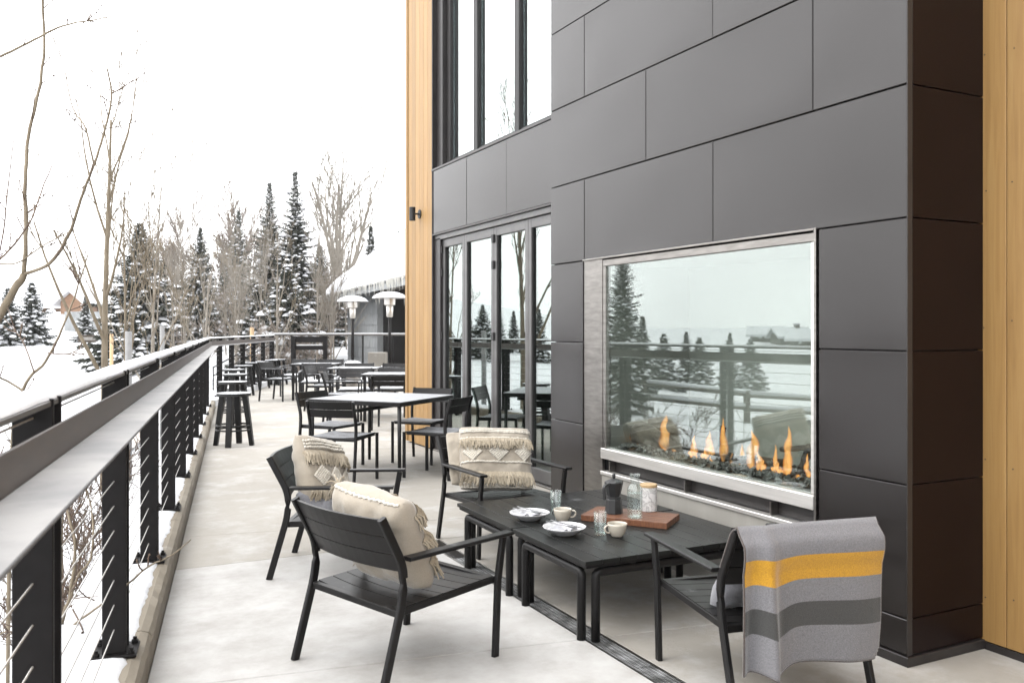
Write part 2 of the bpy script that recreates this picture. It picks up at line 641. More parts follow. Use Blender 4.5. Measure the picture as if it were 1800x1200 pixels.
def tube(bm, pts, rad, n=8, cap=True):
    """round bar along points; rad a number or one per point"""
    pts = [Vector(p) for p in pts]
    if not hasattr(rad, '__len__'):
        rad = [rad] * len(pts)
    rings = []
    prev = None
    for i, p in enumerate(pts):
        a = pts[max(0, i - 1)]
        b = pts[min(len(pts) - 1, i + 1)]
        d = (b - a).normalized()
        if prev is None:
            u = d.orthogonal().normalized()
        else:
            u = (prev - d * prev.dot(d))
            u = u.normalized() if u.length > 1e-6 else d.orthogonal().normalized()
        prev = u
        w = d.cross(u)
        rings.append([bm.verts.new(p + (u * math.cos(2 * PI * k / n) + w * math.sin(2 * PI * k / n)) * rad[i]) for k in range(n)])
    for a, b in zip(rings, rings[1:]):
        for k in range(n):
            bm.faces.new((a[k], a[(k + 1) % n], b[(k + 1) % n], b[k]))
    if cap:
        bm.faces.new(rings[0][::-1])
        bm.faces.new(rings[-1])
    return bm


def sweep(bm, pts, w, t, side=(0, 1, 0), ch=0.004):
    """rectangular bar (w across `side`, t in the plane of the path) with chamfered corners"""
    pts = [Vector(p) for p in pts]
    side = Vector(side).normalized()
    ws = w if hasattr(w, '__len__') else [w] * len(pts)
    ts = t if hasattr(t, '__len__') else [t] * len(pts)
    rings = []
    for i, p in enumerate(pts):
        a = pts[max(0, i - 1)]
        b = pts[min(len(pts) - 1, i + 1)]
        d0 = (p - a).normalized() if i else (b - p).normalized()
        d1 = (b - p).normalized() if i < len(pts) - 1 else d0
        d = (d0 + d1).normalized()
        up = d.cross(side).normalized()
        k = 1 / max(0.5, d.dot(d0))
        hw, ht = ws[i] / 2, ts[i] / 2 * k
        c = min(ch, hw * .5, ht * .5)
        sec = [(-hw + c, -ht), (hw - c, -ht), (hw, -ht + c), (hw, ht - c), (hw - c, ht), (-hw + c, ht), (-hw, ht - c), (-hw, -ht + c)]
        rings.append([bm.verts.new(p + side * x + up * y) for x, y in sec])
    for a, b in zip(rings, rings[1:]):
        for k in range(8):
            bm.faces.new((a[k], a[(k + 1) % 8], b[(k + 1) % 8], b[k]))
    bm.faces.new(rings[0][::-1])
    bm.faces.new(rings[-1])
    return bm


def arc(p0, p1, p2, r, n=4):
    """round the corner p1 between p0 and p2"""
    p0, p1, p2 = Vector(p0), Vector(p1), Vector(p2)
    a = p1 + (p0 - p1).normalized() * r
    b = p1 + (p2 - p1).normalized() * r
    out = []
    for i in range(n + 1):
        t = i / n
        out.append(a * (1 - t) ** 2 + p1 * 2 * t * (1 - t) + b * t * t)
    return out


def lathe(prof, n=24, bm=None, sx_=1, off=(0, 0)):
    bm = bm or bmesh.new()
    rings = []
    for r, z in prof:
        if r < 1e-5:
            rings.append([bm.verts.new((off[0], off[1], z))])
        else:
            rings.append([bm.verts.new((off[0] + r * math.cos(2 * PI * k / n), off[1] + r * math.sin(2 * PI * k / n), z)) for k in range(n)])
    for a, b in zip(rings, rings[1:]):
        if len(a) == 1 and len(b) > 1:
            for k in range(n):
                bm.faces.new((a[0], b[k], b[(k + 1) % n]))
        elif len(b) == 1 and len(a) > 1:
            for k in range(n):
                bm.faces.new((a[k], a[(k + 1) % n], b[0]))
        elif len(a) > 1:
            for k in range(n):
                bm.faces.new((a[k], a[(k + 1) % n], b[(k + 1) % n], b[k]))
    return bm


def prism(poly, z0, z1):
    bm = bmesh.new()
    lo = [bm.verts.new((x, y, z0)) for x, y in poly]
    hi = [bm.verts.new((x, y, z1)) for x, y in poly]
    n = len(poly)
    bm.faces.new(lo[::-1])
    bm.faces.new(hi)
    for i in range(n):
        bm.faces.new((lo[i], lo[(i + 1) % n], hi[(i + 1) % n], hi[i]))
    return bm


def clip(poly, a, b, c):
    """keep the side a*x + b*y <= c"""
    out = []
    for i in range(len(poly)):
        p, q = poly[i], poly[(i + 1) % len(poly)]
        dp, dq = a * p[0] + b * p[1] - c, a * q[0] + b * q[1] - c
        if dp <= 0:
            out.append(p)
        if (dp < 0 < dq) or (dq < 0 < dp):
            t = dp / (dp - dq)
            out.append((p[0] + (q[0] - p[0]) * t, p[1] + (q[1] - p[1]) * t))
    return out


def sm(a, b, x):
    t = max(0.0, min(1.0, (x - a) / (b - a)))
    return t * t * (3 - 2 * t)


def nz3(x, y, z=0.0):
    return noise.noise(Vector((x, y, z)))


# ================================================================== SETTING: ground
def ground_z(x, y):
    d = math.hypot(x, y)
    hd = math.degrees(math.atan2(x, y))
    nn = x * RDY - y * RDX
    f = sm(-36, -14, hd) if -180 < hd < 90 else 0.0
    z = -1.05 + 1.95 * sm(9, 58, d) * f - 0.55 * (1 - f) * sm(6, 30, d)
    z += 0.075 * min(110, max(0, d - 60)) * (0.35 + 0.65 * f)
    z += 0.22 * nz3(x * .13, y * .13) * sm(4, 14, d) + 0.07 * nz3(x * .6, y * .6, 4.0) + 0.6 * nz3(x * .03, y * .03, 9) * sm(40, 90, d)
    if nn > -1.6 and d < 24 or (x > 0 and d < 28):
        z = min(z, -0.9)
    return z


def make_ground():
    angs = []
    a = -180.0
    while a < 180:
        angs.append(a)
        a += 1.0 if -75 < a < 25 else 6.0
    rads = [0.6]
    while rads[-1] < 290:
        rads.append(rads[-1] * 1.045 + 0.05)
    vs_, fs = [], []
    for r in rads:
        for a in angs:
            x, y = r * math.sin(R(a)), r * math.cos(R(a))
            vs_.append((x, y, ground_z(x, y)))
    n = len(angs)
    for i in range(len(rads) - 1):
        for k in range(n):
            k2 = (k + 1) % n
            fs.append((i * n + k, i * n + k2, (i + 1) * n + k2, (i + 1) * n + k))
    fs.append(tuple(range(n)))
    return struct(raw('ground', vs_, fs, SNOW, smooth=True))


make_ground()


def on_ground(lat, dep, dz=0.0):
    p = V(lat, dep)
    return Vector((p.x, p.y, ground_z(p.x, p.y) + dz))


# sandy path beyond the railing
vs_, fs = [], []
for i in range(25):
    dep = 9.0 + i * 0.45
    for k in range(5):
        lat = -6.2 - 0.07 * i - 0.35 * k + 0.15 * math.sin(i * .5)
        p = on_ground(lat, dep)
        vs_.append((p.x, p.y, p.z + 0.05))
for i in range(24):
    for k in range(4):
        fs.append((i * 5 + k, i * 5 + k + 1, i * 5 + 6 + k, i * 5 + 5 + k))
struct(raw('path', vs_, fs, PATHM))

# ================================================================== SETTING: terrace floor
BACK_D = 24.3
floor = bpy.data.objects.new('terrace_floor', None)
COL.objects.link(floor)
struct(floor)
DX0, DX1, DY1 = 2.125, 2.235, 5.6


def slab(poly, mat):
    if len(poly) < 3:
        return
    cx_ = sum(p[0] for p in poly) / len(poly)
    cy_ = sum(p[1] for p in poly) / len(poly)
    q = []
    for x, y in poly:
        d = math.hypot(x - cx_, y - cy_)
        k = (d - 0.004) / d
        q.append((cx_ + (x - cx_) * k, cy_ + (y - cy_) * k))
    bm = prism(q, -0.14, 0.0)
    es = [e for e in bm.edges if all(abs(v.co.z) < 1e-6 for v in e.verts)]
    bmesh.ops.bevel(bm, geom=es, offset=0.004, segments=1, affect='EDGES')
    obj('slab', bm, mat, floor)


S0 = [-4.32, -1.62, 1.08, 3.78, 6.48, 9.18, 11.88, 14.58, 17.28, 19.98, 22.68, 25.4]
for i in range(len(S0) - 1):
    for n0, n1 in ((-0.345, 3.4), (3.4, 7.2), (7.2, 12.0)):
        if n0 > 3 and S0[i] < 9:
            continue
        cell = [tuple(RL(n0, S0[i]))[:2], tuple(RL(n1, S0[i]))[:2], tuple(RL(n1, S0[i + 1]))[:2], tuple(RL(n0, S0[i + 1]))[:2]]
        cell = clip(cell, SA, CA, BACK_D)
        if len(cell) < 3:
            continue
        m1 = CONC_DUST if i < 4 else CONC
        if n0 > 3:
            slab(clip(cell, 1, 0, 14), CONC)
            continue
        if S0[i] < 6:
            near = clip(cell, 0, 1, DY1)
            slab(clip(near, 1, 0, DX0), m1)
            slab(clip(clip(near, -1, 0, -DX1), 1, 0, 4.3), CONC)
            far = clip(cell, 0, -1, -DY1)
            slab(clip(far, 1, 0, 4.3), m1 if i < 3 else CONC)
        else:
            slab(clip(clip(cell, 0, -1, -DY1), 1, 0, 14), CONC)
            slab(clip(clip(cell, 0, 1, DY1), 1, 0, DX0), CONC)
bm = prism([tuple(RL(-0.36, -4.3))[:2], (4.25, -4.6), (4.25, 9), (12, 10), tuple(V(9, BACK_D - .05))[:2], tuple(RL(-.36, 23.4))[:2]], -0.6, -0.15)
obj('slab_bed', bm, BASEC, floor)

# trench drain along the wall
drain = bpy.data.objects.new('drain', None)
COL.objects.link(drain)
struct(drain)
bm = B(DX0 - 0.004, DX0 + 0.008, -2.0, DY1, -0.06, -0.001)
obj('drain_edge', bm, STEEL_D, drain)
bm = B(DX1 - 0.008, DX1 + 0.004, -2.0, DY1, -0.06, -0.001)
obj('drain_edge', bm, STEEL_D, drain)
bm = B(DX0, DX1, -2.0, DY1, -0.10, -0.05)
obj('drain_channel', bm, RUBBER, drain)


def grate_mesh():
    bm = bmesh.new()
    x0, x1 = DX0 + 0.01, DX1 - 0.01
    w = x1 - x0
    for k in range(5):
        xx = x0 + k * (w - .006) / 4
        box(bm, xx, xx + 0.006, 0.003, 0.497, -0.03, -0.004)
    for k in range(41):
        yy = 0.003 + k * 0.4865 / 40
        box(bm, x0, x1, yy, yy + 0.0065, -0.028, -0.006)
    return mesh_of('grate_section', bm)


gm = grate_mesh()
y = -1.9
while y < DY1 - 0.5:
    g = link('grate_section', gm, GRATE, drain)
    g.location = (0, y, 0)
    g['kind'] = 'stuff'
    y += 0.5

# kerb under the railing and the snowy ledge behind it
kerb = bpy.data.objects.new('kerb', None)
COL.objects.link(kerb)
struct(kerb)
ks = -4.0
i = 0
while ks < 17.2:
    L = 2.35 if i % 2 else 2.9
    k1 = min(ks + L, 17.3)
    bm = bmesh.new()
    n_ = 40
    prof = [(-0.345, -0.1), (-0.347, 0.09), (-0.362, 0.112), (-0.395, 0.122), (-0.45, 0.118), (-0.46, -0.1)]
    rings = []
    for a in range(n_ + 1):
        s = ks + 0.006 + (k1 - ks - 0.012) * a / n_
        ring = []
        for j, (pn, pz) in enumerate(prof):
            jit = 0.006 * nz3(s * 9, j * 3.1, i) if 0 < j < 5 else 0
            p = RL(pn + jit, s, pz + jit * .7)
            ring.append(bm.verts.new(p))
        rings.append(ring)
    for a, b in zip(rings, rings[1:]):
        for j in range(5):
            bm.faces.new((a[j], a[j + 1], b[j + 1], b[j]))
    bm.faces.new(rings[0])
    bm.faces.new(rings[-1][::-1])
    obj('kerb_stone', bm, CURBM, kerb)
    ks = k1
    i += 1
# crusty snow lying on the ledge
vs_, fs = [], []
na = 420
cols = 8
for a in range(na + 1):
    s = -4.0 + 21.3 * a / na
    e = -0.415 + 0.022 * nz3(s * 3.0, 1.0) + 0.018 * nz3(s * 14, 2.0) + 0.008 * nz3(s * 40, 5.0)
    ns = [e, e - 0.012, e - 0.05, -0.54, -0.64, -0.74, -0.80, -0.86]
    zs = [0.119, 0.128, 0.134, 0.134, 0.136, 0.13, 0.06, -0.75]
    for j in range(cols):
        dz = 0.006 * nz3(s * 5, j * 1.7) if 1 <= j <= 5 else 0
        vs_.append(RL(ns[j], s, zs[j] + dz))
for a in range(na):
    for j in range(cols - 1):
        fs.append((a * cols + j, a * cols + j + 1, (a + 1) * cols + j + 1, (a + 1) * cols + j))
o = raw('ledge', vs_, fs, SNOW_FINE, smooth=True)
struct(o)
# end ledge under the bent run of the railing and along the back
P0 = RL(-0.465, 17.2)
P1 = V(-6.55, 23.9)
P2 = V(3.0, 24.0)


def strip(a, b, off0, off1, z0, z1):
    d = (b - a)
    d.z = 0
    d.normalize()
    nrm = Vector((d.y, -d.x, 0))
    return [tuple(a + nrm * off0)[:2], tuple(b + nrm * off0)[:2], tuple(b + nrm * off1)[:2], tuple(a + nrm * off1)[:2]]


struct(obj('ledge', prism(strip(P0, P1, 0.12, -0.5, 0, 0), -0.8, 0.12), SNOW_FINE))
struct(obj('ledge', prism(strip(P1, P2, 0.1, -0.6, 0, 0), -0.8, 0.05), SNOW_FINE))

# ================================================================== BUILDING
XC, YC0, YC1 = 3.193, 2.586, 5.735        # chimney face and its two ends
ZC = [0.045, 0.201, 0.778, 1.354, 1.930, 2.505, 3.080, 3.655, 4.230, 4.805, 5.38, 5.955, 6.53]
XW = 3.69                                  # cedar wall right of the chimney
XF = 3.80                                  # fascia and cedar pier beyond the doors
XD = 3.86                                   # folding doors

chim = thing('fireplace_chimney', 'tall dark bronze metal chimney of broad staggered panels around the outdoor fireplace', 'chimney', (XC, YC0, 0))
LOC = Vector((XC, YC0, 0))


def cpart(name, bm, mat, parent=None, **k):
    o = obj(name, bm, mat, parent or chim, **k)
    o.matrix_parent_inverse = Matrix.Translation(-LOC) if (parent is None or parent is chim) else Matrix.Identity(4)
    return o


FY0, FY1, FZ0, FZ1 = 3.10, 5.265, 0.0, 1.930   # surround opening
bm = bmesh.new()
box(bm, XC + 0.03, 4.4, YC0 + 0.03, FY0 - 0.002, 0, 7.0)
box(bm, XC + 0.03, 4.4, FY1 + 0.002, YC1 - 0.03, 0, 7.0)
box(bm, XC + 0.03, 4.4, FY0 - 0.002, FY1 + 0.002, FZ1 + 0.012, 7.0)
cpart('core', bm, RUBBER)
G = 0.0026


def edge_set(rows, na, nb_):
    return set(rows[0]) | set(rows[na - 1]) | {r[0] for r in rows} | {r[nb_ - 1] for r in rows}


def panel(y0, y1, z0, z1):
    t = random.uniform(-0.0012, 0.0012)
    # folded sheet: edges rolled back, the field very slightly oil-canned
    bm = bmesh.new()
    sd = random.uniform(0, 99)
    ys_ = [y0 + G, y0 + G + .003] + [y0 + .06 + (y1 - y0 - .12) * k / 9 for k in range(10)] + [y1 - G - .003, y1 - G]
    zs_ = [z0 + G, z0 + G + .003] + [z0 + .05 + (z1 - z0 - .10) * k / 5 for k in range(6)] + [z1 - G - .003, z1 - G]
    rows = []
    for a, yy_ in enumerate(ys_):
        col = []
        for b, zz_ in enumerate(zs_):
            rim = a in (0, len(ys_) - 1) or b in (0, len(zs_) - 1)
            inner = 1 < a < len(ys_) - 2 and 1 < b < len(zs_) - 2
            dx = .003 if rim else (.0042 * nz3(yy_ * 1.7 + sd, zz_ * 2.6) if inner else 0)
            col.append(bm.verts.new((XC + t + dx, yy_, zz_)))
        rows.append(col)
    for a in range(len(ys_) - 1):
        for b in range(len(zs_) - 1):
            bm.faces.new((rows[a][b], rows[a][b + 1], rows[a + 1][b + 1], rows[a + 1][b]))
    edge = [rows[a][0] for a in range(len(ys_))] + [rows[-1][b] for b in range(1, len(zs_))] + [rows[a][-1] for a in range(len(ys_) - 2, -1, -1)] + [rows[0][b] for b in range(len(zs_) - 2, 0, -1)]
    back = [bm.verts.new((XC + .028, v.co.y, v.co.z)) for v in edge]
    for k in range(len(edge)):
        k2 = (k + 1) % len(edge)
        bm.faces.new((edge[k], edge[k2], back[k2], back[k]))
    na, nb_ = len(ys_), len(zs_)
    for e in bm.edges:
        for v in e.verts:
            if v in edge_set(rows, na, nb_):
                e.smooth = False
    core_ = {rows[a][b] for a in range(1, na - 1) for b in range(1, nb_ - 1)}
    ring1 = {v for v in core_ if v in set(rows[1]) | set(rows[na - 2]) or v in {r[1] for r in rows} | {r[nb_ - 2] for r in rows}}
    for e in bm.edges:
        if e.verts[0] in ring1 and e.verts[1] in ring1:
            e.smooth = False
    cpart('panel', bm, PANEL, smooth=True)


for i in range(len(ZC) - 1):
    z0, z1 = ZC[i], ZC[i + 1]
    if z0 >= 1.92:
        j = [3.868, 5.25] if (i % 2 == 0) else [3.126, 4.51]
        ys = [YC0] + j + [YC1]
        for a, b in zip(ys, ys[1:]):
            panel(a, b, z0, z1)
    else:
        panel(YC0, FY0 - 0.012, z0, z1)
        panel(FY1 + 0.002, YC1, z0, z1)
    t = random.uniform(-.001, .001)
    cpart('panel', B(XC + 0.031, XW + 0.02, YC0 + t, YC0 + 0.028, z0 + G, z1 - G, 0.002), PANEL_SHADED)  # side face takes the shade-darkened copy of the panel finish
    cpart('panel', B(XC + 0.031, XD + .2, YC1 - 0.028, YC1 + t, z0 + G, z1 - G, 0.002), PANEL)
bm = bmesh.new()
cpart('base_strip', B(XC - 0.012, XW, YC0 - 0.012, FY0 - 0.012, 0.0, 0.042, 0.002), JAMB)
cpart('corner_trim', B(XC - 0.001, XC + 0.0295, YC0 - 0.0012, YC0 + 0.0022, 0.045, 6.5), JAMB)

# ---- fireplace set into it
fire = thing('fireplace', 'long glazed gas fireplace in a stainless steel surround, flames burning behind the glass', 'fireplace', (XC, 4.1, 0))
FL = Vector((XC, 4.1, 0))


def fpart(name, bm, mat, parent=None, **k):
    o = obj(name, bm, mat, parent or fire, **k)
    if parent is None:
        o.matrix_parent_inverse = Matrix.Translation(-FL)
    return o


GY0, GY1, GZ0, GZ1 = 3.15, 4.995, 0.645, 1.875
fpart('side_panel', B(XC + 0.008, XC + 0.03, GY1 + 0.035, FY1, 0.0, FZ1, 0.002), STEEL_D)
fpart('side_panel', B(XC - 0.006, XC + 0.03, FY0, FY0 + 0.014, 0.0, FZ1 + 0.008, 0.002), STEEL_D)
fpart('top_trim', B(XC - 0.006, XC + 0.03, FY0 + 0.016, FY1, FZ1 - 0.004, FZ1 + 0.008, 0.002), STEEL_D)
# frame round the glass, set back a little
fx0, fx1 = XC + 0.012, XC + 0.055
fpart('frame_bar', B(fx0, fx1, FY0 + 0.016, GY1 + 0.033, GZ1, FZ1 - 0.01, 0.003), STEEL_D)
fpart('frame_bar', B(fx0, fx1, FY0 + 0.016, GY0, GZ0, GZ1 - 0.001, 0.003), STEEL)
fpart('frame_bar', B(fx0, fx1, GY1, GY1 + 0.033, GZ0, GZ1 - 0.001, 0.003), STEEL_D)
fpart('frame_bar', B(XC - 0.008, fx1, FY0 + 0.016, GY1 + 0.033, GZ0 - 0.072, GZ0 - 0.002, 0.004), STEEL)
# glass
fpart('glass_pane', B(XC + 0.026, XC + 0.034, GY0 + .001, GY1 - .001, GZ0 + .001, GZ1 - .001), FIRE_GLASS)
# air slot and apron below
fpart('air_slot', B(XC + 0.06, XC + 0.3, FY0 + 0.016, GY1 + 0.033, 0.49, 0.56), JAMB)
for yy in (3.42, 4.13, 4.94):
    fpart('slot_rib', B(XC + 0.012, XC + 0.058, yy, yy + 0.012, 0.49, 0.558), STEEL_D)
fpart('apron_lip', B(XC - 0.01, XC + 0.05, FY0 + 0.016, GY1 + 0.033, 0.465, 0.488, 0.003), STEEL)
fpart('apron_panel', B(XC + 0.004, XC + 0.04, FY0 + 0.016, GY1 + 0.033, 0.335, 0.464, 0.002), APRON)
yy = FY0 + 0.016
for k in range(3):
    w = (GY1 + 0.033 - yy) / (3 - k)
    fpart('apron_panel', B(XC + 0.018, XC + 0.045, yy + .002, yy + w - .002, 0.0, 0.333, 0.002), APRON)
    yy += w
# firebox
bm = bmesh.new()
BX1 = XC + 0.72
box(bm, BX1, BX1 + 0.03, GY0 - .05, GY1 + .05, GZ0 - .06, GZ1 + .03)
fpart('firebox_back', bm, FIREBOX)
fpart('firebox_side', B(XC + 0.058, BX1 - .002, GY1 + .002, GY1 + .03, GZ0 - .06, GZ1 + .03), FIREBOX)
fpart('firebox_side', B(XC + 0.058, BX1 - .002, GY0 - .03, GY0 - .002, GZ0 - .06, GZ1 + .03), FIREBOX)
fpart('firebox_floor', B(XC + 0.058, BX1 - .002, GY0, GY1, GZ0 - .06, GZ0 - .03), FIREBOX)
fpart('firebox_roof', B(XC + 0.058, BX1 - .002, GY0, GY1, GZ1 + .004, GZ1 + .03), FIREBOX)
fpart('burner_tray', B(XC + 0.07, XC + 0.43, GY0 + .06, GY1 - .03, GZ0 - .028, GZ0 + .004, .004), STEEL_D)
bm = bmesh.new()
rr = random.Random(3)
for k in range(900):
    x = rr.uniform(XC + .07, XC + .43)
    yq = rr.uniform(GY0 + .06, GY1 - .03)
    z = GZ0 + .006 + rr.random() * .028
    s = rr.uniform(.008, .02)
    M = Matrix.Translation((x, yq, z)) @ Matrix.Rotation(rr.random() * 6, 4, Vector((rr.random(), rr.random(), 1)).normalized()) @ Matrix.Diagonal((s, s * rr.uniform(.6, 1), s * .7, 1))
    bmesh.ops.create_icosphere(bm, subdivisions=1, radius=1, matrix=M) if k % 3 == 0 else box(bm, -.7, .7, -.7, .7, -.7, .7, 0, M)
fpart('fire_stones', bm, MEDIA, kind='stuff')


def log(y0, y1, x0, x1, z0, z1, r):
    bm = bmesh.new()
    pts = []
    rd = []
    for k in range(9):
        t = k / 8
        pts.append((x0 + (x1 - x0) * t + .012 * nz3(k, y0), y0 + (y1 - y0) * t, z0 + (z1 - z0) * t + .012 * nz3(k, x0 + 3)))
        rd.append(r * (1 + .25 * nz3(k * .8, y0 * 7)))
    tube(bm, pts, rd, 10)
    fpart('log', bm, CHAR, smooth=True)


log(4.891, 4.203, XC + .22, XC + .30, GZ0 + .10, GZ0 + .09, .085)
log(4.791, 4.303, XC + .26, XC + .16, GZ0 + .19, GZ0 + .17, .04)
log(4.097, 3.601, XC + .18, XC + .28, GZ0 + .05, GZ0 + .07, .022)
log(4.147, 4.067, XC + .22, XC + .25, GZ0 + .03, GZ0 + .22, .02)
log(3.454, 3.394, XC + .24, XC + .26, GZ0 + .03, GZ0 + .19, .022)
log(3.5740000000000003, 3.314, XC + .23, XC + .2, GZ0 + .16, GZ0 + .19, .015)


def flame(yq, xq, z, h, w, seed):
    bm = bmesh.new()
    pts, rd = [], []
    n_ = 14
    for k in range(n_ + 1):
        t = k / n_
        pts.append((xq + .02 * nz3(t * 3, seed), yq + w * 1.1 * nz3(t * 2.6, seed + 5.3) * t, z + h * t))
        rd.append(max(.0015, 1.35 * w * (math.sin(PI * min(1, t ** .7)) ** .8) * (1 - .35 * t) * (1 + .5 * nz3(t * 5, seed + 9))))
    tube(bm, pts, rd, 10)
    fpart('flame', bm, FLAME, smooth=True)


FLAMES = [(4.945, 0.1, 0.011), (4.786, 0.17, 0.013), (4.561, 0.25, 0.034), (4.273, 0.14, 0.018), (4.176, 0.18, 0.026), (4.082, 0.11, 0.015), (3.996, 0.28, 0.02), (3.883, 0.13, 0.015), (3.757, 0.23, 0.03), (3.698, 0.11, 0.016), (3.614, 0.16, 0.012), (3.495, 0.28, 0.024), (3.466, 0.15, 0.016), (3.385, 0.14, 0.013)]
rr = random.Random(21)
for k in range(26):
    FLAMES.append((rr.uniform(GY0 + .2, GY1 - .12), rr.uniform(.025, .075), rr.uniform(.008, .016)))
for k, (yq, h, w) in enumerate(FLAMES):
    flame(yq, XC + .2 + .03 * math.sin(k * 2), GZ0 + .02, h * .95, w * .95, k * 3.7)

# ---- cedar wall right of the chimney
cw = thing('cedar_wall', 'tan vertical board wall to the right of the dark chimney', 'wall', (XW, YC0, 0))
CWL = Vector((XW, YC0, 0))


def boards(parent, LOCV, x, y0, y1, step, z0, z1, thick=.022, hidden_from=None):
    yq = y0
    while (yq < y1 - 1e-3) if step > 0 else (yq > y1 + 1e-3):
        b = yq + step
        a0, a1 = min(yq, b) + .0015, max(yq, b) - .0015
        t = random.uniform(-.0008, .0008)
        o = obj('board', B(x + t, x + thick, a0, a1, z0, z1, .0022), CEDAR, parent)
        o.matrix_parent_inverse = Matrix.Translation(-LOCV)
        yq = b


boards(cw, CWL, XW, YC0 + .028, YC0 + .028 - .14 * 24, -.14, .035, 6.9)
nail_me = mesh_of('nail', lathe([(0, 0), (.0035, 0), (.003, .0012), (0, .0015)], 8))
nail_me.materials.append(RUBBER)
for k in range(5):
    for zz in (.25, .86, 1.47, 2.08, 2.69, 3.3):
        o = link('nail', nail_me, None, cw)
        o.location = (-.0015, .028 - .14 * k - .035 + random.uniform(-.01, .01), zz + random.uniform(-.03, .03))
        o.rotation_euler = (0, R(-90), 0)
o = obj('backing', B(XW + .025, 4.4, -6, YC0 + .02, 0, 6.9), RUBBER, cw)
o.matrix_parent_inverse = Matrix.Translation(-CWL)
o = obj('wide_boarding', B(XW, XW + .022, -6, YC0 + .026 - 3.36, .035, 6.9), CEDAR, cw)
o.matrix_parent_inverse = Matrix.Translation(-CWL)
o = obj('base_strip', B(XW - .006, XW + .02, -6, YC0 - .014, 0, .033), JAMB, cw)
o.matrix_parent_inverse = Matrix.Translation(-CWL)

# ---- cedar pier beyond the doors
pier = thing('cedar_pier', 'narrow golden cedar board pier at the far corner of the building, carrying the wall lamp', 'pier', (XF, 9.75, 0))
PL = Vector((XF, 9.75, 0))
boards(pier, PL, XF, 9.753, 9.753 + .1365 * 6, .1365, .02, 6.9)
for nm, bm, m in (('corner_board', B(XF - .012, XF + .05, 10.575, 10.66, .02, 6.9, .003), CEDAR),
                  ('backing', B(XF + .025, XF + 2.5, 9.76, 10.57, 0, 6.9), RUBBER),
                  ('end_jamb', B(XF + .001, XD + .1, 9.735, 9.75, 0, 6.9, .002), JAMB),
                  ('far_side', B(XF + .052, XF + 8, 10.60, 10.655, .0, 6.9), CEDAR)):
    o = obj(nm, bm, m, pier)
    o.matrix_parent_inverse = Matrix.Translation(-PL)

# ---- fascia of metal panels over the doors
fas = thing('panel_fascia', 'band of pale reflecting metal panels between the folding doors and the tall window', 'fascia', (XF, 9.69, 2.58))
FASL = Vector((XF, 9.69, 2.58))
for k, (a, b) in enumerate(((8.709, 9.69), (7.727, 8.709), (6.745, 7.727), (5.763, 6.745))):
    t = (-.001, .0012, 0, .001)[k]
    o = obj('panel', B(XF + t, XF + .028, a + .003, b - .003, 2.581, 3.325, .0025), PANEL, fas)
    o.matrix_parent_inverse = Matrix.Translation(-FASL)
for nm, bm, m in (('backing', B(XF + .03, XD + .1, 5.74, 9.70, 2.60, 3.31), RUBBER),
                  ('soffit', B(XF + .002, XD + .06, 5.74, 9.733, 2.562, 2.579), JAMB),
                  ('sill', B(XF - .012, XD + .02, 5.74, 9.733, 3.327, 3.352, .002), JAMB)):
    o = obj(nm, bm, m, fas)
    o.matrix_parent_inverse = Matrix.Translation(-FASL)

# ---- folding glass doors
door = thing('folding_glass_door', 'row of tall grey framed folding glass doors reflecting the snowy trees', 'door', (XD, 9.7, 0))
DL = Vector((XD, 9.7, 0))


def dpart(name, bm, mat, parent=None, **k):
    o = obj(name, bm, mat, parent or door, **k)
    if parent is None:
        o.matrix_parent_inverse = Matrix.Translation(-DL)
    return o


dpart('head_frame', B(XD - .03, XD + .07, 5.74, 9.733, 2.503, 2.560, .003), DOORM)
dpart('side_frame', B(XD - .03, XD + .07, 9.555, 9.733, .02, 2.523, .003), JAMB)
dpart('threshold', B(XD - .05, XD + .07, 5.74, 9.733, 0, .018, .003), STEEL_D)
LV = [9.55, 8.905, 8.14, 7.375, 6.61, 5.845]
for k in range(5):
    a, b = LV[k + 1] + .003, LV[k] - .003
    z0, z1 = .022, 2.499
    bm = bmesh.new()
    st = .062
    box(bm, XD, XD + .055, a, a + st, z0, z1, .003)
    box(bm, XD, XD + .055, b - st, b, z0, z1, .003)
    box(bm, XD + .0005, XD + .0545, a + st, b - st, z1 - .09, z1, .003)
    box(bm, XD + .0005, XD + .0545, a + st, b - st, z0, z0 + .12, .003)
    leaf = dpart('door_leaf', bm, DOORM)
    g = obj('pane', B(XD + .028, XD + .036, a + st, b - st, z0 + .12, z1 - .09), DOOR_GLASS, leaf)
    g2 = obj('bead', B(XD + .010, XD + .026, b - st - .012, b - st, z0 + .12, z1 - .09), RUBBER, leaf)
    if k in (1, 3):
        for zz in (.14, 1.33, 2.07, 2.34):
            obj('hinge', B(XD - .022, XD - .001, a - .03, a + .02, zz, zz + .085, .004), RUBBER, leaf)
    if k == 0:
        for zz in (1.33, 2.07, 2.34):
            obj('hinge', B(XD - .022, XD - .001, b - .015, b + .03, zz, zz + .085, .004), RUBBER, leaf)

# ---- tall upper window
win = thing('tall_window', 'tall black framed upper window above the metal fascia, white with reflected sky', 'window', (3.97, 9.7, 3.36))
WL_ = Vector((3.97, 9.7, 3.36))


def wpart(name, bm, mat, parent=None):
    o = obj(name, bm, mat, parent or win)
    if parent is None:
        o.matrix_parent_inverse = Matrix.Translation(-WL_)
    return o


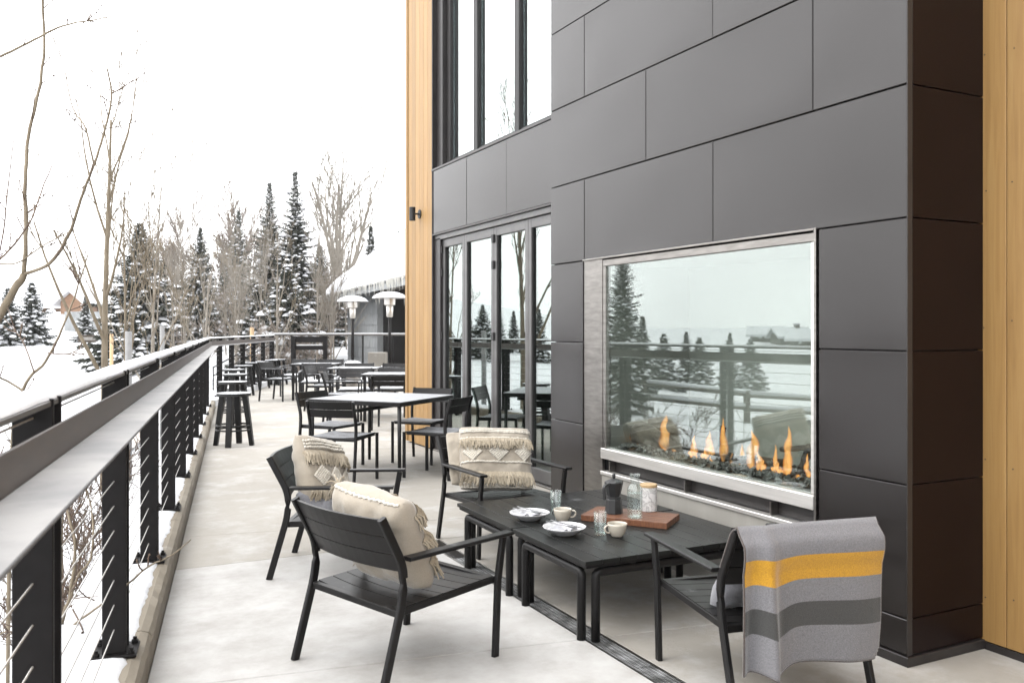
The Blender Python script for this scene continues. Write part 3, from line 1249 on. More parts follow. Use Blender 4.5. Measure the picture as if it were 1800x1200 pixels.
wpart('side_frame', B(3.92, 4.08, 9.47, 9.56, 3.356, 6.9, .004), RUBBER)
wpart('side_frame', B(3.86, 4.08, 9.56, 9.733, 3.356, 6.9, .004), JAMB)
wpart('bottom_rail', B(3.94, 4.06, 5.74, 9.468, 3.356, 3.44, .003), RUBBER)
mull = [8.735, 7.73, 6.73]
for my in mull:
    wpart('mullion', B(3.915, 4.07, my - .05, my + .05, 3.356, 6.9, .005), RUBBER)
edges = [9.47] + mull + [5.74]
for a, b in zip(edges, edges[1:]):
    y1 = a - (.056 if a != 9.47 else .001)
    y0 = b + (.056 if b != 5.74 else 0)
    wpart('pane', B(3.965, 3.973, y0, y1, 3.442, 6.9), HIGH_GLASS)

# ---- room behind the doors
room = bpy.data.objects.new('interior_room', None)
COL.objects.link(room)
struct(room)
obj('room_floor', B(3.98, 10, 5.6, 9.72, -.1, .0), BASEC, room)
obj('room_back', B(9.9, 10.1, 2, 9.72, 0, 6.9), DARKROOM, room)
obj('room_end', B(4.42, 9.88, 2.0, 2.2, 0, 6.9), DARKROOM, room)
obj('room_end', B(4.12, 9.88, 9.62, 9.72, 0, 6.9), DARKROOM, room)
obj('room_ceiling', B(4.12, 9.88, 2.22, 9.6, 2.7, 2.9), DARKROOM, room)
obj('room_roof', B(3.70, 10, -6, 10.6, 6.92, 7.1), DARKROOM, room)
obj('room_shade', B(5.2, 5.25, 2.22, 9.6, 2.92, 6.9), WHITE, room)

# ---- wall lamp
lamp = thing('wall_lamp', 'small black cylinder wall lamp on the cedar pier', 'lamp', (XF, 10.15, 2.87))
bm = lathe([(0, 0), (.055, 0), (.055, .012), (0, .012)], 20)
o = obj('backplate', bm, RUBBER, lamp, smooth=False)
o.rotation_euler = (0, R(-90), 0)
obj('arm', tube(bmesh.new(), [(-.012, 0, 0), (-.075, 0, 0)], .011, 10), RUBBER, lamp)
o = obj('lamp_head', lathe([(0, -.085), (.036, -.085), (.038, -.08), (.038, .075), (.036, .08), (0, .08)], 20), RUBBER, lamp)
o.location = (-.10, 0, 0)

# ================================================================== RAILING
rail = thing('cable_railing', 'long black post and steel cable railing with drink shelf along the terrace edge', 'railing', RL(-.465, 2, .12))
RLOC = RL(-.465, 2, .12)
RINV = Matrix.Translation(-RLOC)


def rpart(name, bm, mat, parent=None, **k):
    o = obj(name, bm, mat, parent or rail, **k)
    if parent is None:
        o.matrix_parent_inverse = RINV
    return o


def frame_at(p, d):
    """matrix with x across (right of the run), y along the run"""
    d = d.copy()
    d.z = 0
    d.normalize()
    x = Vector((d.y, -d.x, 0))
    M = Matrix.Identity(4)
    M.col[0][:3] = x
    M.col[1][:3] = d
    M.col[3][:3] = p
    return M


pm = mesh_of('post', box(bmesh.new(), -.045, .045, -.055, -.04, .012, 1.155, .002))
pm2 = mesh_of('post_plate', box(bmesh.new(), -.045, .045, .04, .055, .012, 1.155, .002))
bp = mesh_of('base_plate', box(bmesh.new(), -.085, .085, -.085, .085, 0, .012, .002))
bb = bmesh.new()
lathe([(0, 0), (.014, 0), (.014, .012), (.008, .014), (.008, .024), (0, .024)], 8, bb)
bolt = mesh_of('bolt', bb)
for me in (pm, pm2, bp, bolt):
    me.materials.append(POST)
straight = Vector((RDX, RDY, 0))


def add_post(p, d):
    M = frame_at(p, d)
    o = link('post', pm, None, rail)
    o.matrix_parent_inverse = RINV
    o.matrix_basis = M
    link('post_plate', pm2, None, o)
    link('base_plate', bp, None, o)
    for sx__ in (-1, 1):
        for sy__ in (-1, 1):
            c = link('bolt', bolt, None, o)
            c.location = (.066 * sx__, .066 * sy__, .012)


s = 0.92
while s < 17.0:
    add_post(RL(-.465, s, .126), straight)
    s += 1.487
seg2 = P1 - P0
for t in (.12, .27, .43, .60, .78, .97):
    add_post(P0 + seg2 * t + Vector((0, 0, .12)), seg2)
# cables
SEND = 17.2
for k in range(11):
    z = .235 + k * .1
    if 1.12 < z < 1.2:
        continue
    cz = z
    pts = [RL(-.465, -2.5, cz), RL(-.465, SEND, cz), P1 + Vector((0, 0, cz))]
    rpart('cable', tube(bmesh.new(), pts, .0026, 6), CABLE, smooth=True)


def runbar(name, n0, n1, z0, z1, mat, ext=0.0, s0=-2.5):
    bm = bmesh.new()
    d2 = seg2.copy()
    d2.normalize()
    nrm2 = Vector((d2.y, -d2.x, 0))
    nrm1 = Vector((RDY, -RDX, 0))
    nm = (nrm1 + nrm2).normalized()
    k = 1 / nm.dot(nrm1)
    c = -.465
    sec = [(n0, z0), (n1, z0), (n1, z1), (n0, z1)]
    rings = []
    for base, vec, kk in ((RL(c, s0), nrm1, 1), (RL(c, SEND), nm, k), (P1 + d2 * ext, nrm2, 1)):
        rings.append([bm.verts.new(base + vec * ((a - c) * kk) + Vector((0, 0, z))) for a, z in sec])
    for a, b in zip(rings, rings[1:]):
        for j in range(4):
            bm.faces.new((a[j], a[(j + 1) % 4], b[(j + 1) % 4], b[j]))
    bm.faces.new(rings[0])
    bm.faces.new(rings[-1][::-1])
    bmesh.ops.bevel(bm, geom=[e for e in bm.edges], offset=.002, segments=1, affect='EDGES')
    return rpart(name, bm, mat)


runbar('top_rail', -.528, -.425, 1.262, 1.276, RAILM)
runbar('shelf_lip', -.417, -.410, 1.128, 1.218, LIP, -.1)
runbar('drink_shelf', -.409, -.283, 1.128, 1.137, SHELF_FROST, -.1)
# cap of snow on the handrail
vs_, fs = [], []
NA = 260
for a in range(NA + 1):
    t = a / NA
    sp = -2.5 + t * (SEND + 2.5 + seg2.length)
    if sp < SEND:
        base, vec = RL(-.465, sp), Vector((RDY, -RDX, 0))
    else:
        d2 = seg2.normalized()
        base, vec = P0 + d2 * (sp - SEND), Vector((d2.y, -d2.x, 0))
    h = .017 + .009 * nz3(sp * 1.5, 3) + .005 * nz3(sp * 7, 4)
    e0 = -.06 + .006 * nz3(sp * 5, 7)
    e1 = .036 + .006 * nz3(sp * 6, 8)
    for off, zz in ((e0, 0), (e0 + .006, h * .7), (-.03, h), (.01, h * .95), (e1 - .006, h * .6), (e1, 0)):
        vs_.append(base + vec * off + Vector((0, 0, 1.2775 + zz)))
for a in range(NA):
    for j in range(5):
        fs.append((a * 6 + j, a * 6 + j + 1, a * 6 + 7 + j, a * 6 + 6 + j))
o = raw('snow_cap', vs_, fs, SNOW_FINE, rail, smooth=True)
o.matrix_parent_inverse = RINV

# back railing
br = thing('thin_railing', 'thin dark metal railing across the far end of the terrace', 'railing', P1 + Vector((0, 0, .05)))
BLOC = P1 + Vector((0, 0, .05))
dd = (P2 - P1).normalized()


def bpart(name, bm, mat, **k):
    o = obj(name, bm, mat, br, **k)
    o.matrix_parent_inverse = Matrix.Translation(-BLOC)
    return o


zr = 1.29
bpart('top_rail', sweep(bmesh.new(), [P1 + Vector((0, 0, zr)), P2 + Vector((0, 0, zr))], .05, .03, (0, 0, 1)), RAILM)
bpart('snow_cap', sweep(bmesh.new(), [P1 + Vector((0, 0, zr + .034)), P2 + Vector((0, 0, zr + .034))], .03, .055, (0, 0, 1), .01), SNOW_FINE)
Lb = (P2 - P1).length
for t in (.5, 2.15, 2.45, 3.05, 3.3, 3.65, 4.55, 5.6, 7.0):
    p = P1 + dd * t
    bpart('post', sweep(bmesh.new(), [p + Vector((0, 0, .05)), p + Vector((0, 0, zr - .015))], .045, .03, dd), POST)
for k in range(5):
    z = .3 + k * .19
    a, b = P1 + dd * 4.5, P2
    bpart('cable', tube(bmesh.new(), [a + Vector((0, 0, z)), b + Vector((0, 0, z))], .006, 5), CABLE)
# sloping stair rail beyond the corner
sr = thing('stair_handrail', 'thin sloping stair handrail with two bars beyond the railing corner', 'handrail', V(-7.6, 23.2, .3))
for dz in (0, -.22):
    o = obj('bar', tube(bmesh.new(), [(-.4, -.4, .15 + dz), (1.3, .9, .93 + dz)], .018, 6), POST, sr)
for t in (0, .33, .66, 1):
    obj('post', tube(bmesh.new(), [(-.4 + 1.7 * t, -.4 + 1.3 * t, -.9), (-.4 + 1.7 * t, -.4 + 1.3 * t, .15 + .78 * t)], .016, 6), POST, sr)

# dark two-board barrier behind the far chairs
bar = thing('board_barrier', 'dark barrier of two horizontal boards between two posts at the far railing', 'barrier', V(-5.42, 23.3, 0), -YAW)
for sx__ in (-.42, .42):
    obj('post', B(sx__ - .05, sx__ + .05, -.05, .05, 0, 1.26, .004), POST, bar)
obj('board', B(-.368, .368, -.03, .03, 1.09, 1.25, .004), POST, bar)
obj('board', B(-.368, .368, -.03, .03, .89, 1.0, .004), POST, bar)
obj('snow', B(-.35, .35, -.02, .02, 1.002, 1.035, .01), SNOW_FINE, bar)

# ================================================================== FURNITURE builders
def side_path(pts):
    return [Vector((x, 0, z)) for x, z in pts]


def rounded(pts, r=.03, n=4):
    pts = [Vector(p) for p in pts]
    out = [pts[0]]
    for i in range(1, len(pts) - 1):
        out += arc(pts[i - 1], pts[i], pts[i + 1], r, n)
    out.append(pts[-1])
    return out


def slat_curved(w, x0, x1, z0, z1, thick, sag, axis='seat', n_=8):
    """board across the chair (y) with a gentle curve: seats sag down, backs bow rearwards"""
    bm = bmesh.new()
    rings = []
    for k in range(n_ + 1):
        yq = -w + 2 * w * k / n_
        c = sag * (1 - (yq / w) ** 2)
        if axis == 'seat':
            ring = [(x0, yq, z0 - c), (x1, yq, z1 - c), (x1, yq, z1 - c - thick), (x0, yq, z0 - c - thick)]
        else:
            ring = [(x0 - c, yq, z0), (x1 - c, yq, z1), (x1 - c - thick, yq, z1), (x0 - c - thick, yq, z0)]
        rings.append([bm.verts.new(p) for p in ring])
    for a, b in zip(rings, rings[1:]):
        for j in range(4):
            bm.faces.new((a[j], a[(j + 1) % 4], b[(j + 1) % 4], b[j]))
    bm.faces.new(rings[0])
    bm.faces.new(rings[-1][::-1])
    es = [e for e in bm.edges if len(e.link_faces) == 2 and e.calc_face_angle(0) > .5]
    bmesh.ops.bevel(bm, geom=es, offset=.0018, segments=1, affect='EDGES')
    return bm


def ring_frame(xs, ys, z, w, t, sag=0.0):
    """rectangular rail ring as one continuous bar"""
    (x0, x1), yy = xs, ys
    bm = bmesh.new()
    outer = [(x0, -yy, z[0]), (x1, -yy, z[1]), (x1, yy, z[1]), (x0, yy, z[0])]
    inner = [(x0 + w, -yy + w, z[0]), (x1 - w, -yy + w, z[1]), (x1 - w, yy - w, z[1]), (x0 + w, yy - w, z[0])]
    vt, vb, it, ib = [], [], [], []
    for p, q in zip(outer, inner):
        vt.append(bm.verts.new(p))
        vb.append(bm.verts.new((p[0], p[1], p[2] - t)))
        it.append(bm.verts.new(q))
        ib.append(bm.verts.new((q[0], q[1], q[2] - t)))
    for i in range(4):
        j = (i + 1) % 4
        bm.faces.new((vt[i], vt[j], it[j], it[i]))
        bm.faces.new((vb[i], ib[i], ib[j], vb[j]))
        bm.faces.new((vt[i], vb[i], vb[j], vt[j]))
        bm.faces.new((it[i], it[j], ib[j], ib[i]))
    bmesh.ops.bevel(bm, geom=list(bm.edges), offset=.002, segments=1, affect='EDGES')
    return bm


def lounge_chair(label, loc, rz, group):
    t = thing('lounge_armchair', label, 'armchair', loc, rz, group)
    t.scale = (1, 1, .925)
    W = .305
    for sy in (-1, 1):
        bm = sweep(bmesh.new(), [(.288, sy * W, 0), (.305, sy * W, .36), (.322, sy * W, .47), (.338, sy * W, .563)], .022, [.034, .034, .034, .032])
        obj('leg', bm, BLACK, t)
        pr = rounded([(-.345, 0, 0), (-.238, 0, .40), (-.232, 0, .535), (-.345, 0, .765)], .07, 5)
        bm = sweep(bmesh.new(), [(p.x, sy * W, p.z) for p in pr], .022, .036)
        obj('rear_leg', bm, BLACK, t)
        ar = rounded([(-.222, sy * (W + .006), .573), (.05, sy * (W + .006), .575), (.375, sy * (W + .006), .578)], .05, 2)
        bm = sweep(bmesh.new(), ar, .052, .018)
        obj('armrest', bm, BLACK, t)
    obj('seat_frame', ring_frame((-.262, .304), W - .012, (.352, .378), .03, .03), BLACK, t)
    x = -.235
    n_ = 7
    st = (.292 + .235) / n_
    for k in range(n_):
        xa, xb = x + k * st + .002, x + (k + 1) * st - .003
        za = .357 + (xa + .262) / .566 * .026
        zb = .357 + (xb + .262) / .566 * .026
        obj('seat_slat', slat_curved(W - .016, xa, xb, za, zb, .014, .014), BLACK, t)
    for k in range(3):
        za = .515 + k * .083
        zb = za + .079
        f = lambda z: -.232 - (z - .515) / .25 * .115 + .012
        obj('back_slat', slat_curved(W - .013, f(za), f(zb), za, zb, .016, .035, 'back', 10), BLACK, t)
    return t


def dining_chair(label, loc, rz, group, seatmat, mat=BLACK, arms=False):
    t = thing('dining_chair', label, 'chair', loc, rz, group)
    W = .235
    for sy in (-1, 1):
        bm = sweep(bmesh.new(), [(.235, sy * W, 0), (.235, sy * W, .447)], .024, .03)
        obj('leg', bm, mat, t)
        pr = rounded([(-.255, 0, 0), (-.215, 0, .42), (-.21, 0, .56), (-.275, 0, .785)], .06, 4)
        obj('rear_leg', sweep(bmesh.new(), [(p.x, sy * W, p.z) for p in pr], .022, .032), mat, t)
        if arms:
            ar = [(-.212, sy * (W + .002), .648), (.225, sy * (W + .002), .65), (.245, sy * (W + .002), .63), (.238, sy * (W + .002), .45)]
            obj('armrest', sweep(bmesh.new(), ar, .035, .018), seatmat, t)
    obj('seat_frame', ring_frame((-.232, .22), W - .012, (.44, .448), .026, .028), mat, t)
    n_ = 6
    x0, x1 = -.215, .232
    st = (x1 - x0) / n_
    for k in range(n_):
        xa, xb = x0 + k * st + .0015, x0 + (k + 1) * st - .0015
        obj('seat_slat', slat_curved(W - .014, xa, xb, .452, .452, .011, .010), seatmat, t)
    for k in range(2):
        za = .632 + k * .076
        zb = za + .073
        f = lambda z: -.21 - (z - .56) / .225 * .065 + .010
        obj('back_slat', slat_curved(W - .012, f(za), f(zb), za, zb, .014, .028, 'back', 8), mat, t)
    return t


# ------------------------------------------------ coffee tables
def coffee_table(label, loc):
    t = thing('coffee_table', label, 'table', loc, 0, 'low black slatted tables pushed together')
    hx, hy, zt = .535, .372, .387
    n_ = 11
    w = 2 * hx / n_
    me = mesh_of('top_slat', B(.0026, w - .0026, -hy, hy, zt - .02, zt, .001))
    me.materials.append(TABLE_BLACK)
    for k in range(n_):
        o = link('top_slat', me, None, t)
        o.location = (-hx + k * w, 0, random.uniform(-.0008, .0008))
    obj('top_frame', ring_frame((-hx + .012, hx - .012), hy - .012, (zt - .021, zt - .021), .04, .016), BLACK, t)
    zr_ = .318
    r = .0215
    a, b = hx - .035, hy - .045
    for sx__ in (-1, 1):
        pts = rounded([(sx__ * a, -b + .045, 0), (sx__ * a, -b + .045, zr_), (sx__ * a, b - .045, zr_), (sx__ * a, b - .045, 0)], .022, 3)
        obj('leg_frame', tube(bmesh.new(), pts, r, 10), BLACK, t, smooth=True)
    for sy__ in (-1, 1):
        pts = rounded([(-a + .05, sy__ * b, 0), (-a + .05, sy__ * b, zr_), (a - .05, sy__ * b, zr_), (a - .05, sy__ * b, 0)], .022, 3)
        obj('leg_frame', tube(bmesh.new(), pts, r, 10), BLACK, t, smooth=True)
    for sx__ in (-.25, .25):
        for sy__ in (-1, 1):
            obj('spacer', B(sx__ - .015, sx__ + .015, sy__ * b - .012, sy__ * b + .012, zr_ + .018, zt - .038), BLACK, t)
    return t


CTX = 2.075 + .535
coffee_table('low black slatted table nearer the blanket chair, carrying the cups and serving board', (CTX, 3.405 + .372, 0))
coffee_table('low black slatted table against the chair with the diamond pattern pillow', (CTX, 3.405 + .372 * 3 + .012, 0))

LG = 'black slatted lounge armchairs round the low tables'
CH_A = lounge_chair('black slatted lounge armchair turned away, plain cream pillow leaning in it', (1.285, 3.675, 0), R(20), LG)
CH_L = lounge_chair('black slatted lounge armchair by the railing side with a tilted fringed pillow', (1.44, 5.26, 0), R(-26), LG)
CH_B = lounge_chair('black slatted lounge armchair facing us with the diamond pattern pillow', (2.56, 5.30, 0), R(-88), LG)
CH_R = lounge_chair('black slatted lounge armchair with a striped grey blanket over its back', (2.535, 2.79, 0), R(80), LG)

# ------------------------------------------------ dining table and its chairs
TC = Vector((2.84, 8.66, 0))
dt = thing('dining_table', 'square dark metal dining table with a frosted white top on thin legs', 'table', TC, R(39))
h = .54
zt = .75
obj('tabletop', B(-h, h, -h, h, zt - .012, zt, .003), TOP_FROST, dt)
obj('apron', ring_frame((-h + .004, h - .004), h - .004, (zt - .0125, zt - .0125), .03, .034), BLACK, dt)
for sx__ in (-1, 1):
    for sy__ in (-1, 1):
        bm = bmesh.new()
        tube(bm, [(sx__ * (h - .03), sy__ * (h - .03), zt - .046), (sx__ * (h - .025), sy__ * (h - .025), 0)], [.02, .017], 12)
        obj('leg', bm, BLACK, dt, smooth=True)
obj('cross_bar', B(-h + .05, h - .05, -.03, .03, zt - .12, zt - .09, .003), BLACK, dt)
DG = 'dark chairs round the square dining table'
dining_chair('dark dining chair at the left far edge of the frosted square table', (2.41, 9.10, 0), R(-55), DG, SEAT_FROST)
dining_chair('dark dining chair nearest the lounge chairs, its back to the railing', (2.27, 8.12, 0), R(47), DG, SEAT_FROST)
dining_chair('dark dining chair between the frosted square table and the diamond pillow chair', (3.19, 8.05, 0), R(131), DG, SEAT_FROST)
dining_chair('dark dining chair behind the frosted square table, against the glass doors', (3.40, 9.02, 0), R(-138), DG, SEAT_FROST)

# ------------------------------------------------ far armchairs and tables
FG = 'snowy armchairs at the far end of the terrace'


def far_table(label, lat, dep, sx_, sy_, rz):
    t = thing('far_table', label, 'table', V(lat, dep), rz, 'snow dusted tables at the far end')
    obj('tabletop', B(-sx_, sx_, -sy_, sy_, .715, .74, .004), FAR_FROST, t)
    for a in (-1, 1):
        for b in (-1, 1):
            obj('leg', B(a * (sx_ - .06) - .022, a * (sx_ - .06) + .022, b * (sy_ - .06) - .022, b * (sy_ - .06) + .022, 0, .713), BLACK, t)


far_table('snow dusted table between the farthest two armchairs and the barrier', -4.05, 18.0, .45, .4, -YAW)
far_table('snow dusted table behind the middle of the far armchairs', -2.9, 16.1, .45, .4, -YAW)
far_table('snow dusted table beside the cedar pier', -1.95, 14.0, .42, .4, -YAW)


def face(deg_from_view):
    # 0 = facing the viewpoint, positive turns it to its left
    return -YAW - PI / 2 + R(deg_from_view)


fc = [
    ('frosted armchair farthest to the side of the stools, behind the first far table', -4.65, 18.9, -15),
    ('frosted armchair behind the far tables, just in front of the barrier post', -3.95, 18.9, 10),
    ('frosted armchair right of centre among the far chairs, half hidden', -2.95, 16.7, 5),
    ('frosted armchair with a snow filled seat, second row from the dining table', -3.75, 16.6, 8),
    ('frosted armchair with a snow filled seat, nearest the square dining table', -2.62, 14.5, 8),
    ('frosted armchair partly hidden by the cedar pier', -2.02, 14.6, -5),
    ('frosted armchair turned sideways at the middle far table', -3.35, 15.6, 80),
    ('frosted armchair turned sideways at the farthest table', -4.75, 17.7, 75),
    ('frosted armchair between the middle far table and the heater', -2.35, 16.6, -20),
    ('frosted armchair tucked in at the near far table, facing the pier', -2.62, 13.5, 95),
    ('frosted armchair turned away from us, right beside the cedar pier', -1.72, 12.7, 178),
]
for k, (lb, lat, dep, ang) in enumerate(fc):
    c = dining_chair(lb, V(lat, dep), face(ang), FG, FAR_FROST, mat=FAR_FROST if k < 6 else BLACK, arms=True)
    c.scale = (1.08, 1.16, 1.0)
    if k in (0, 3, 4, 5):
        bm = B(-.19, .21, -.2, .2, .452, .475, .012)
        obj('snow', bm, SNOW_FINE, c)
# ------------------------------------------------ bar stools
def stool(label, loc, rz):
    t = thing('bar_stool', label, 'stool', loc, rz, 'round black stools along the drink shelf')
    zt = .655
    r = .205
    n_ = 5
    w = 2 * r / n_
    for k in range(n_):
        a, b = -r + k * w + .003, -r + (k + 1) * w - .003
        top = []
        m_ = 6
        for i in range(m_ + 1):
            x = a + (b - a) * i / m_
            top.append((x, math.sqrt(max(0, r * r - x * x)) + .006))
        poly = top + [(x, -y) for x, y in reversed(top)]
        bm = prism(poly, zt - .035, zt)
        obj('seat_plank', bm, STOOL_FROST, t)
    for k in range(4):
        a = PI / 4 + k * PI / 2
        c, s_ = math.cos(a), math.sin(a)
        bm = sweep(bmesh.new(), [(c * .225, s_ * .225, 0), (c * .14, s_ * .14, zt - .036)], [.066, .072], [.05, .065], (-s_, c, 0))
        obj('leg', bm, BLACK, t)
    for zz, rr_ in ((.20, .21), (.255, .205)):
        pts = [(rr_ * math.cos(2 * PI * i / 24), rr_ * math.sin(2 * PI * i / 24), zz) for i in range(24)]
        bm = bmesh.new()
        n2 = 6
        rings = []
        for i, p in enumerate(pts):
            a = 2 * PI * i / 24
            rings.append([bm.verts.new(((rr_ + .011 * math.cos(2 * PI * q / n2)) * math.cos(a), (rr_ + .011 * math.cos(2 * PI * q / n2)) * math.sin(a), zz + .011 * math.sin(2 * PI * q / n2))) for q in range(n2)])
        for i in range(24):
            A_, B_ = rings[i], rings[(i + 1) % 24]
            for q in range(n2):
                bm.faces.new((A_[q], A_[(q + 1) % n2], B_[(q + 1) % n2], B_[q]))
        obj('foot_ring', bm, BLACK, t, smooth=True)
    return t


stl = [
    ('nearest round black stool by the drink shelf, snow in its plank gaps', 411, 10.85),
    ('second round black stool from us along the drink shelf', 409, 13.2),
    ('third round black stool from us along the drink shelf', 413, 15.4),
    ('fourth round black stool from us along the drink shelf', 411, 17.2),
    ('round black stool at the bend of the drink shelf', 427, 19.0),
    ('round black stool just past the bend of the drink shelf', 440, 20.6),
    ('round black stool third from the far end of the stool row', 457, 21.3),
    ('round black stool second from the far end of the stool row', 474, 22.4),
    ('farthest round black stool, in front of the thin back railing', 489, 22.8),
]
s0 = None
for k, (lb, px, dep) in enumerate(stl):
    lat = (px - 900) / 1530 * dep
    loc = V(lat, dep)
    rz = RTH + .12 * math.sin(k * 2.3)
    if s0 is None:
        s0 = stool(lb, loc, -RTH + R(28))
    else:
        c = copy_tree(s0)
        c.location = loc
        c.rotation_euler.z = -RTH + R(28) + rz
        c['label'] = lb

# ------------------------------------------------ patio heaters
def heater(label, lat, dep):
    t = thing('patio_heater', label, 'heater', V(lat, dep), 0, 'patio heaters with snow on their domes')
    obj('base', lathe([(0, 0), (.22, 0), (.22, .02), (.19, .03), (.19, .6), (.175, .62), (0, .62)], 24), STEEL_D, t, smooth=False)
    obj('base_snow', lathe([(.2, .61), (.205, .63), (.17, .665), (.08, .69), (0, .695)], 20), SNOW_FINE, t, smooth=True)
    obj('pole', tube(bmesh.new(), [(0, 0, .6), (0, 0, 1.72)], .034, 12), POST, t, smooth=True)
    obj('neck', lathe([(.045, 1.70), (.07, 1.72), (.075, 1.93), (.055, 1.95)], 16), STEEL, t, smooth=True)
    obj('burner', lathe([(.055, 1.94), (.12, 1.97), (.125, 2.12), (.13, 2.13), (.0, 2.14)], 20), STEEL, t)
    obj('dome', lathe([(0, 2.155), (.2, 2.148), (.35, 2.12), (.37, 2.105), (.36, 2.102), (.2, 2.135), (0, 2.145)], 28), STEEL_D, t, smooth=True)
    obj('snow_cap', lathe([(.375, 2.108), (.372, 2.128), (.30, 2.19), (.18, 2.235), (.06, 2.25), (0, 2.252)], 28), SNOW_FINE, t, smooth=True)
    bm = bmesh.new()
    rr = random.Random(int(dep * 10))
    for k in range(5):
        a = rr.uniform(0, 6.28)
        p = Vector((.355 * math.cos(a), .355 * math.sin(a), 2.105))
        tube(bm, [p, p - Vector((0, 0, .05)), p - Vector((0, 0, rr.uniform(.09, .2)))], [.012, .008, .001], 5)
    obj('icicles', bm, ICE, t, kind='stuff')


heater('patio heater with snowy dome standing farther back, left of the dark porch', (620 - 900) / 1530 * 21.0, 21.0)
heater('patio heater with snowy dome standing closer to the cedar pier', (685 - 900) / 1530 * 18.7, 18.7)
# pale block beside the second heater
pb = tag(obj('concrete_block', B(-.22, .22, -.2, .2, 0, .86, .01), BASEC), 'pale concrete block standing behind the snowy heater near the pier', 'block')
pb.location = V((664 - 900) / 1530 * 22, 22)
pb.rotation_euler = (0, 0, -YAW)

# ================================================================== PILLOWS AND BLANKET
def pillow_fn(w, hgt, th, seed):
    def f(u, v, side=1):
        pinch = 1 - .075 * (1 - abs(u) ** 2) * abs(v) ** 3
        pinch2 = 1 - .075 * (1 - abs(v) ** 2) * abs(u) ** 3
        x = u * w / 2 * pinch2
        y = v * hgt / 2 * pinch
        k = max(0, (1 - u ** 4)) ** .55 * max(0, (1 - v ** 4)) ** .55
        k *= 1 - .12 * (u * u + v * v) / 2
        wr = .012 * nz3(u * 3 + seed, v * 3, side) + .006 * nz3(u * 8, v * 8 + seed, side)
        z = side * (th / 2 * k * (1 + .2 * nz3(u * 1.4, v * 1.4, seed))) + wr * min(1, k * 2)
        cr = 1 - .10 * (u * u * v * v) ** 1.5
        return Vector((x * cr, y * cr, z))
    return f


def pillow(name, label, w, hgt, th, M, seed, mat, cat='pillow', group=None):
    t = bpy.data.objects.new(name, None)
    COL.objects.link(t)
    t.matrix_world = M
    tag(t, label, cat, group)
    f = pillow_fn(w, hgt, th, seed)
    n_ = 36
    vs_, fs = [], []
    for side in (1, -1):
        for j in range(n_ + 1):
            for i in range(n_ + 1):
                vs_.append(f(-1 + 2 * i / n_, -1 + 2 * j / n_, side))
    m_ = n_ + 1
    for j in range(n_):
        for i in range(n_):
            a = j * m_ + i
            fs.append((a, a + 1, a + m_ + 1, a + m_))
            b = m_ * m_ + a
            fs.append((b, b + m_, b + m_ + 1, b + 1))
    bm = bmesh.new()
    bv = [bm.verts.new(v) for v in vs_]
    for q in fs:
        bm.faces.new([bv[i] for i in q])
    bmesh.ops.remove_doubles(bm, verts=bm.verts, dist=.0008)
    obj('cover', bm, mat, t, smooth=True)
    return t, f


def fringe(t, f, v0, u0, u1, n, ln, seed, mat=YARN, spread=1.0, rows=2, side=1, droop=1.0):
    bm = bmesh.new()
    rr = random.Random(seed)
    for r_ in range(rows):
        for k in range(n):
            u = u0 + (u1 - u0) * (k + rr.random()) / n
            v = v0 + .03 * r_
            a = f(u, v, side)
            b = f(u, max(-.99, v - .06), side)
            d = (b - a).normalized()
            out = Vector((0, 0, side))
            L = ln * rr.uniform(.7, 1.15)
            lx = rr.uniform(-.35, .35) * spread
            p0 = a + out * .002
            p1 = a + d * (L * .4) + out * rr.uniform(.008, .02) + Vector((lx * L * .4, 0, 0))
            p2 = a + d * L * droop + out * rr.uniform(.004, .018) + Vector((lx * L, 0, 0))
            tube(bm, [p0, p1, p2], [.0042, .004, .003], 4, False)
    return obj('fringe', bm, mat, t, kind='stuff')


def cord(t, f, v, u0=-.96, u1=.96, rad=.006, side=1):
    bm = bmesh.new()
    n = 70
    pts = []
    for k in range(n + 1):
        u = u0 + (u1 - u0) * k / n
        p = f(u, v + .006 * math.sin(k * 1.3), side)
        pts.append(p + Vector((0, 0, side * (.003 + .0015 * math.sin(k * 2.2)))))
    tube(bm, pts, [rad * (1 + .25 * math.sin(k * 2.1)) for k in range(n + 1)], 6)
    obj('cord', bm, TUFT, t, smooth=True)


def diamonds(t, f, v0, us, hw, hv, side=1):
    for uc in us:
        bm = bmesh.new()
        n = 6
        for i in range(-n, n + 1):
            for j in range(-n, n + 1):
                if abs(i) + abs(j) > n or (i + j) % 2:
                    continue
                u, v = uc + hw * i / n, v0 + hv * j / n
                if abs(u) > .98:
                    continue
                p = f(u, v, side)
                M = Matrix.Translation(p + Vector((0, 0, side * .004))) @ Matrix.Diagonal((.0125, .009, .011, 1))
                bmesh.ops.create_icosphere(bm, subdivisions=1, radius=1, matrix=M)
        obj('diamond', bm, TUFT, t, smooth=True, kind='stuff')


def place(c, up_tilt, facing, roll=0.0):
    """matrix: pillow's y up leaning back by up_tilt, its z (front) along heading `facing`"""
    return Matrix.Translation(c) @ Matrix.Rotation(facing, 4, 'Z') @ Matrix.Rotation(R(90), 4, 'Z') @ Matrix.Rotation(R(90) - up_tilt, 4, 'X') @ Matrix.Rotation(roll, 4, 'Z')


def in_chair(ch, x, yq, z):
    return Matrix.Translation(ch.location) @ Matrix.Rotation(ch.rotation_euler.z, 4, 'Z') @ Vector((x, yq, z))


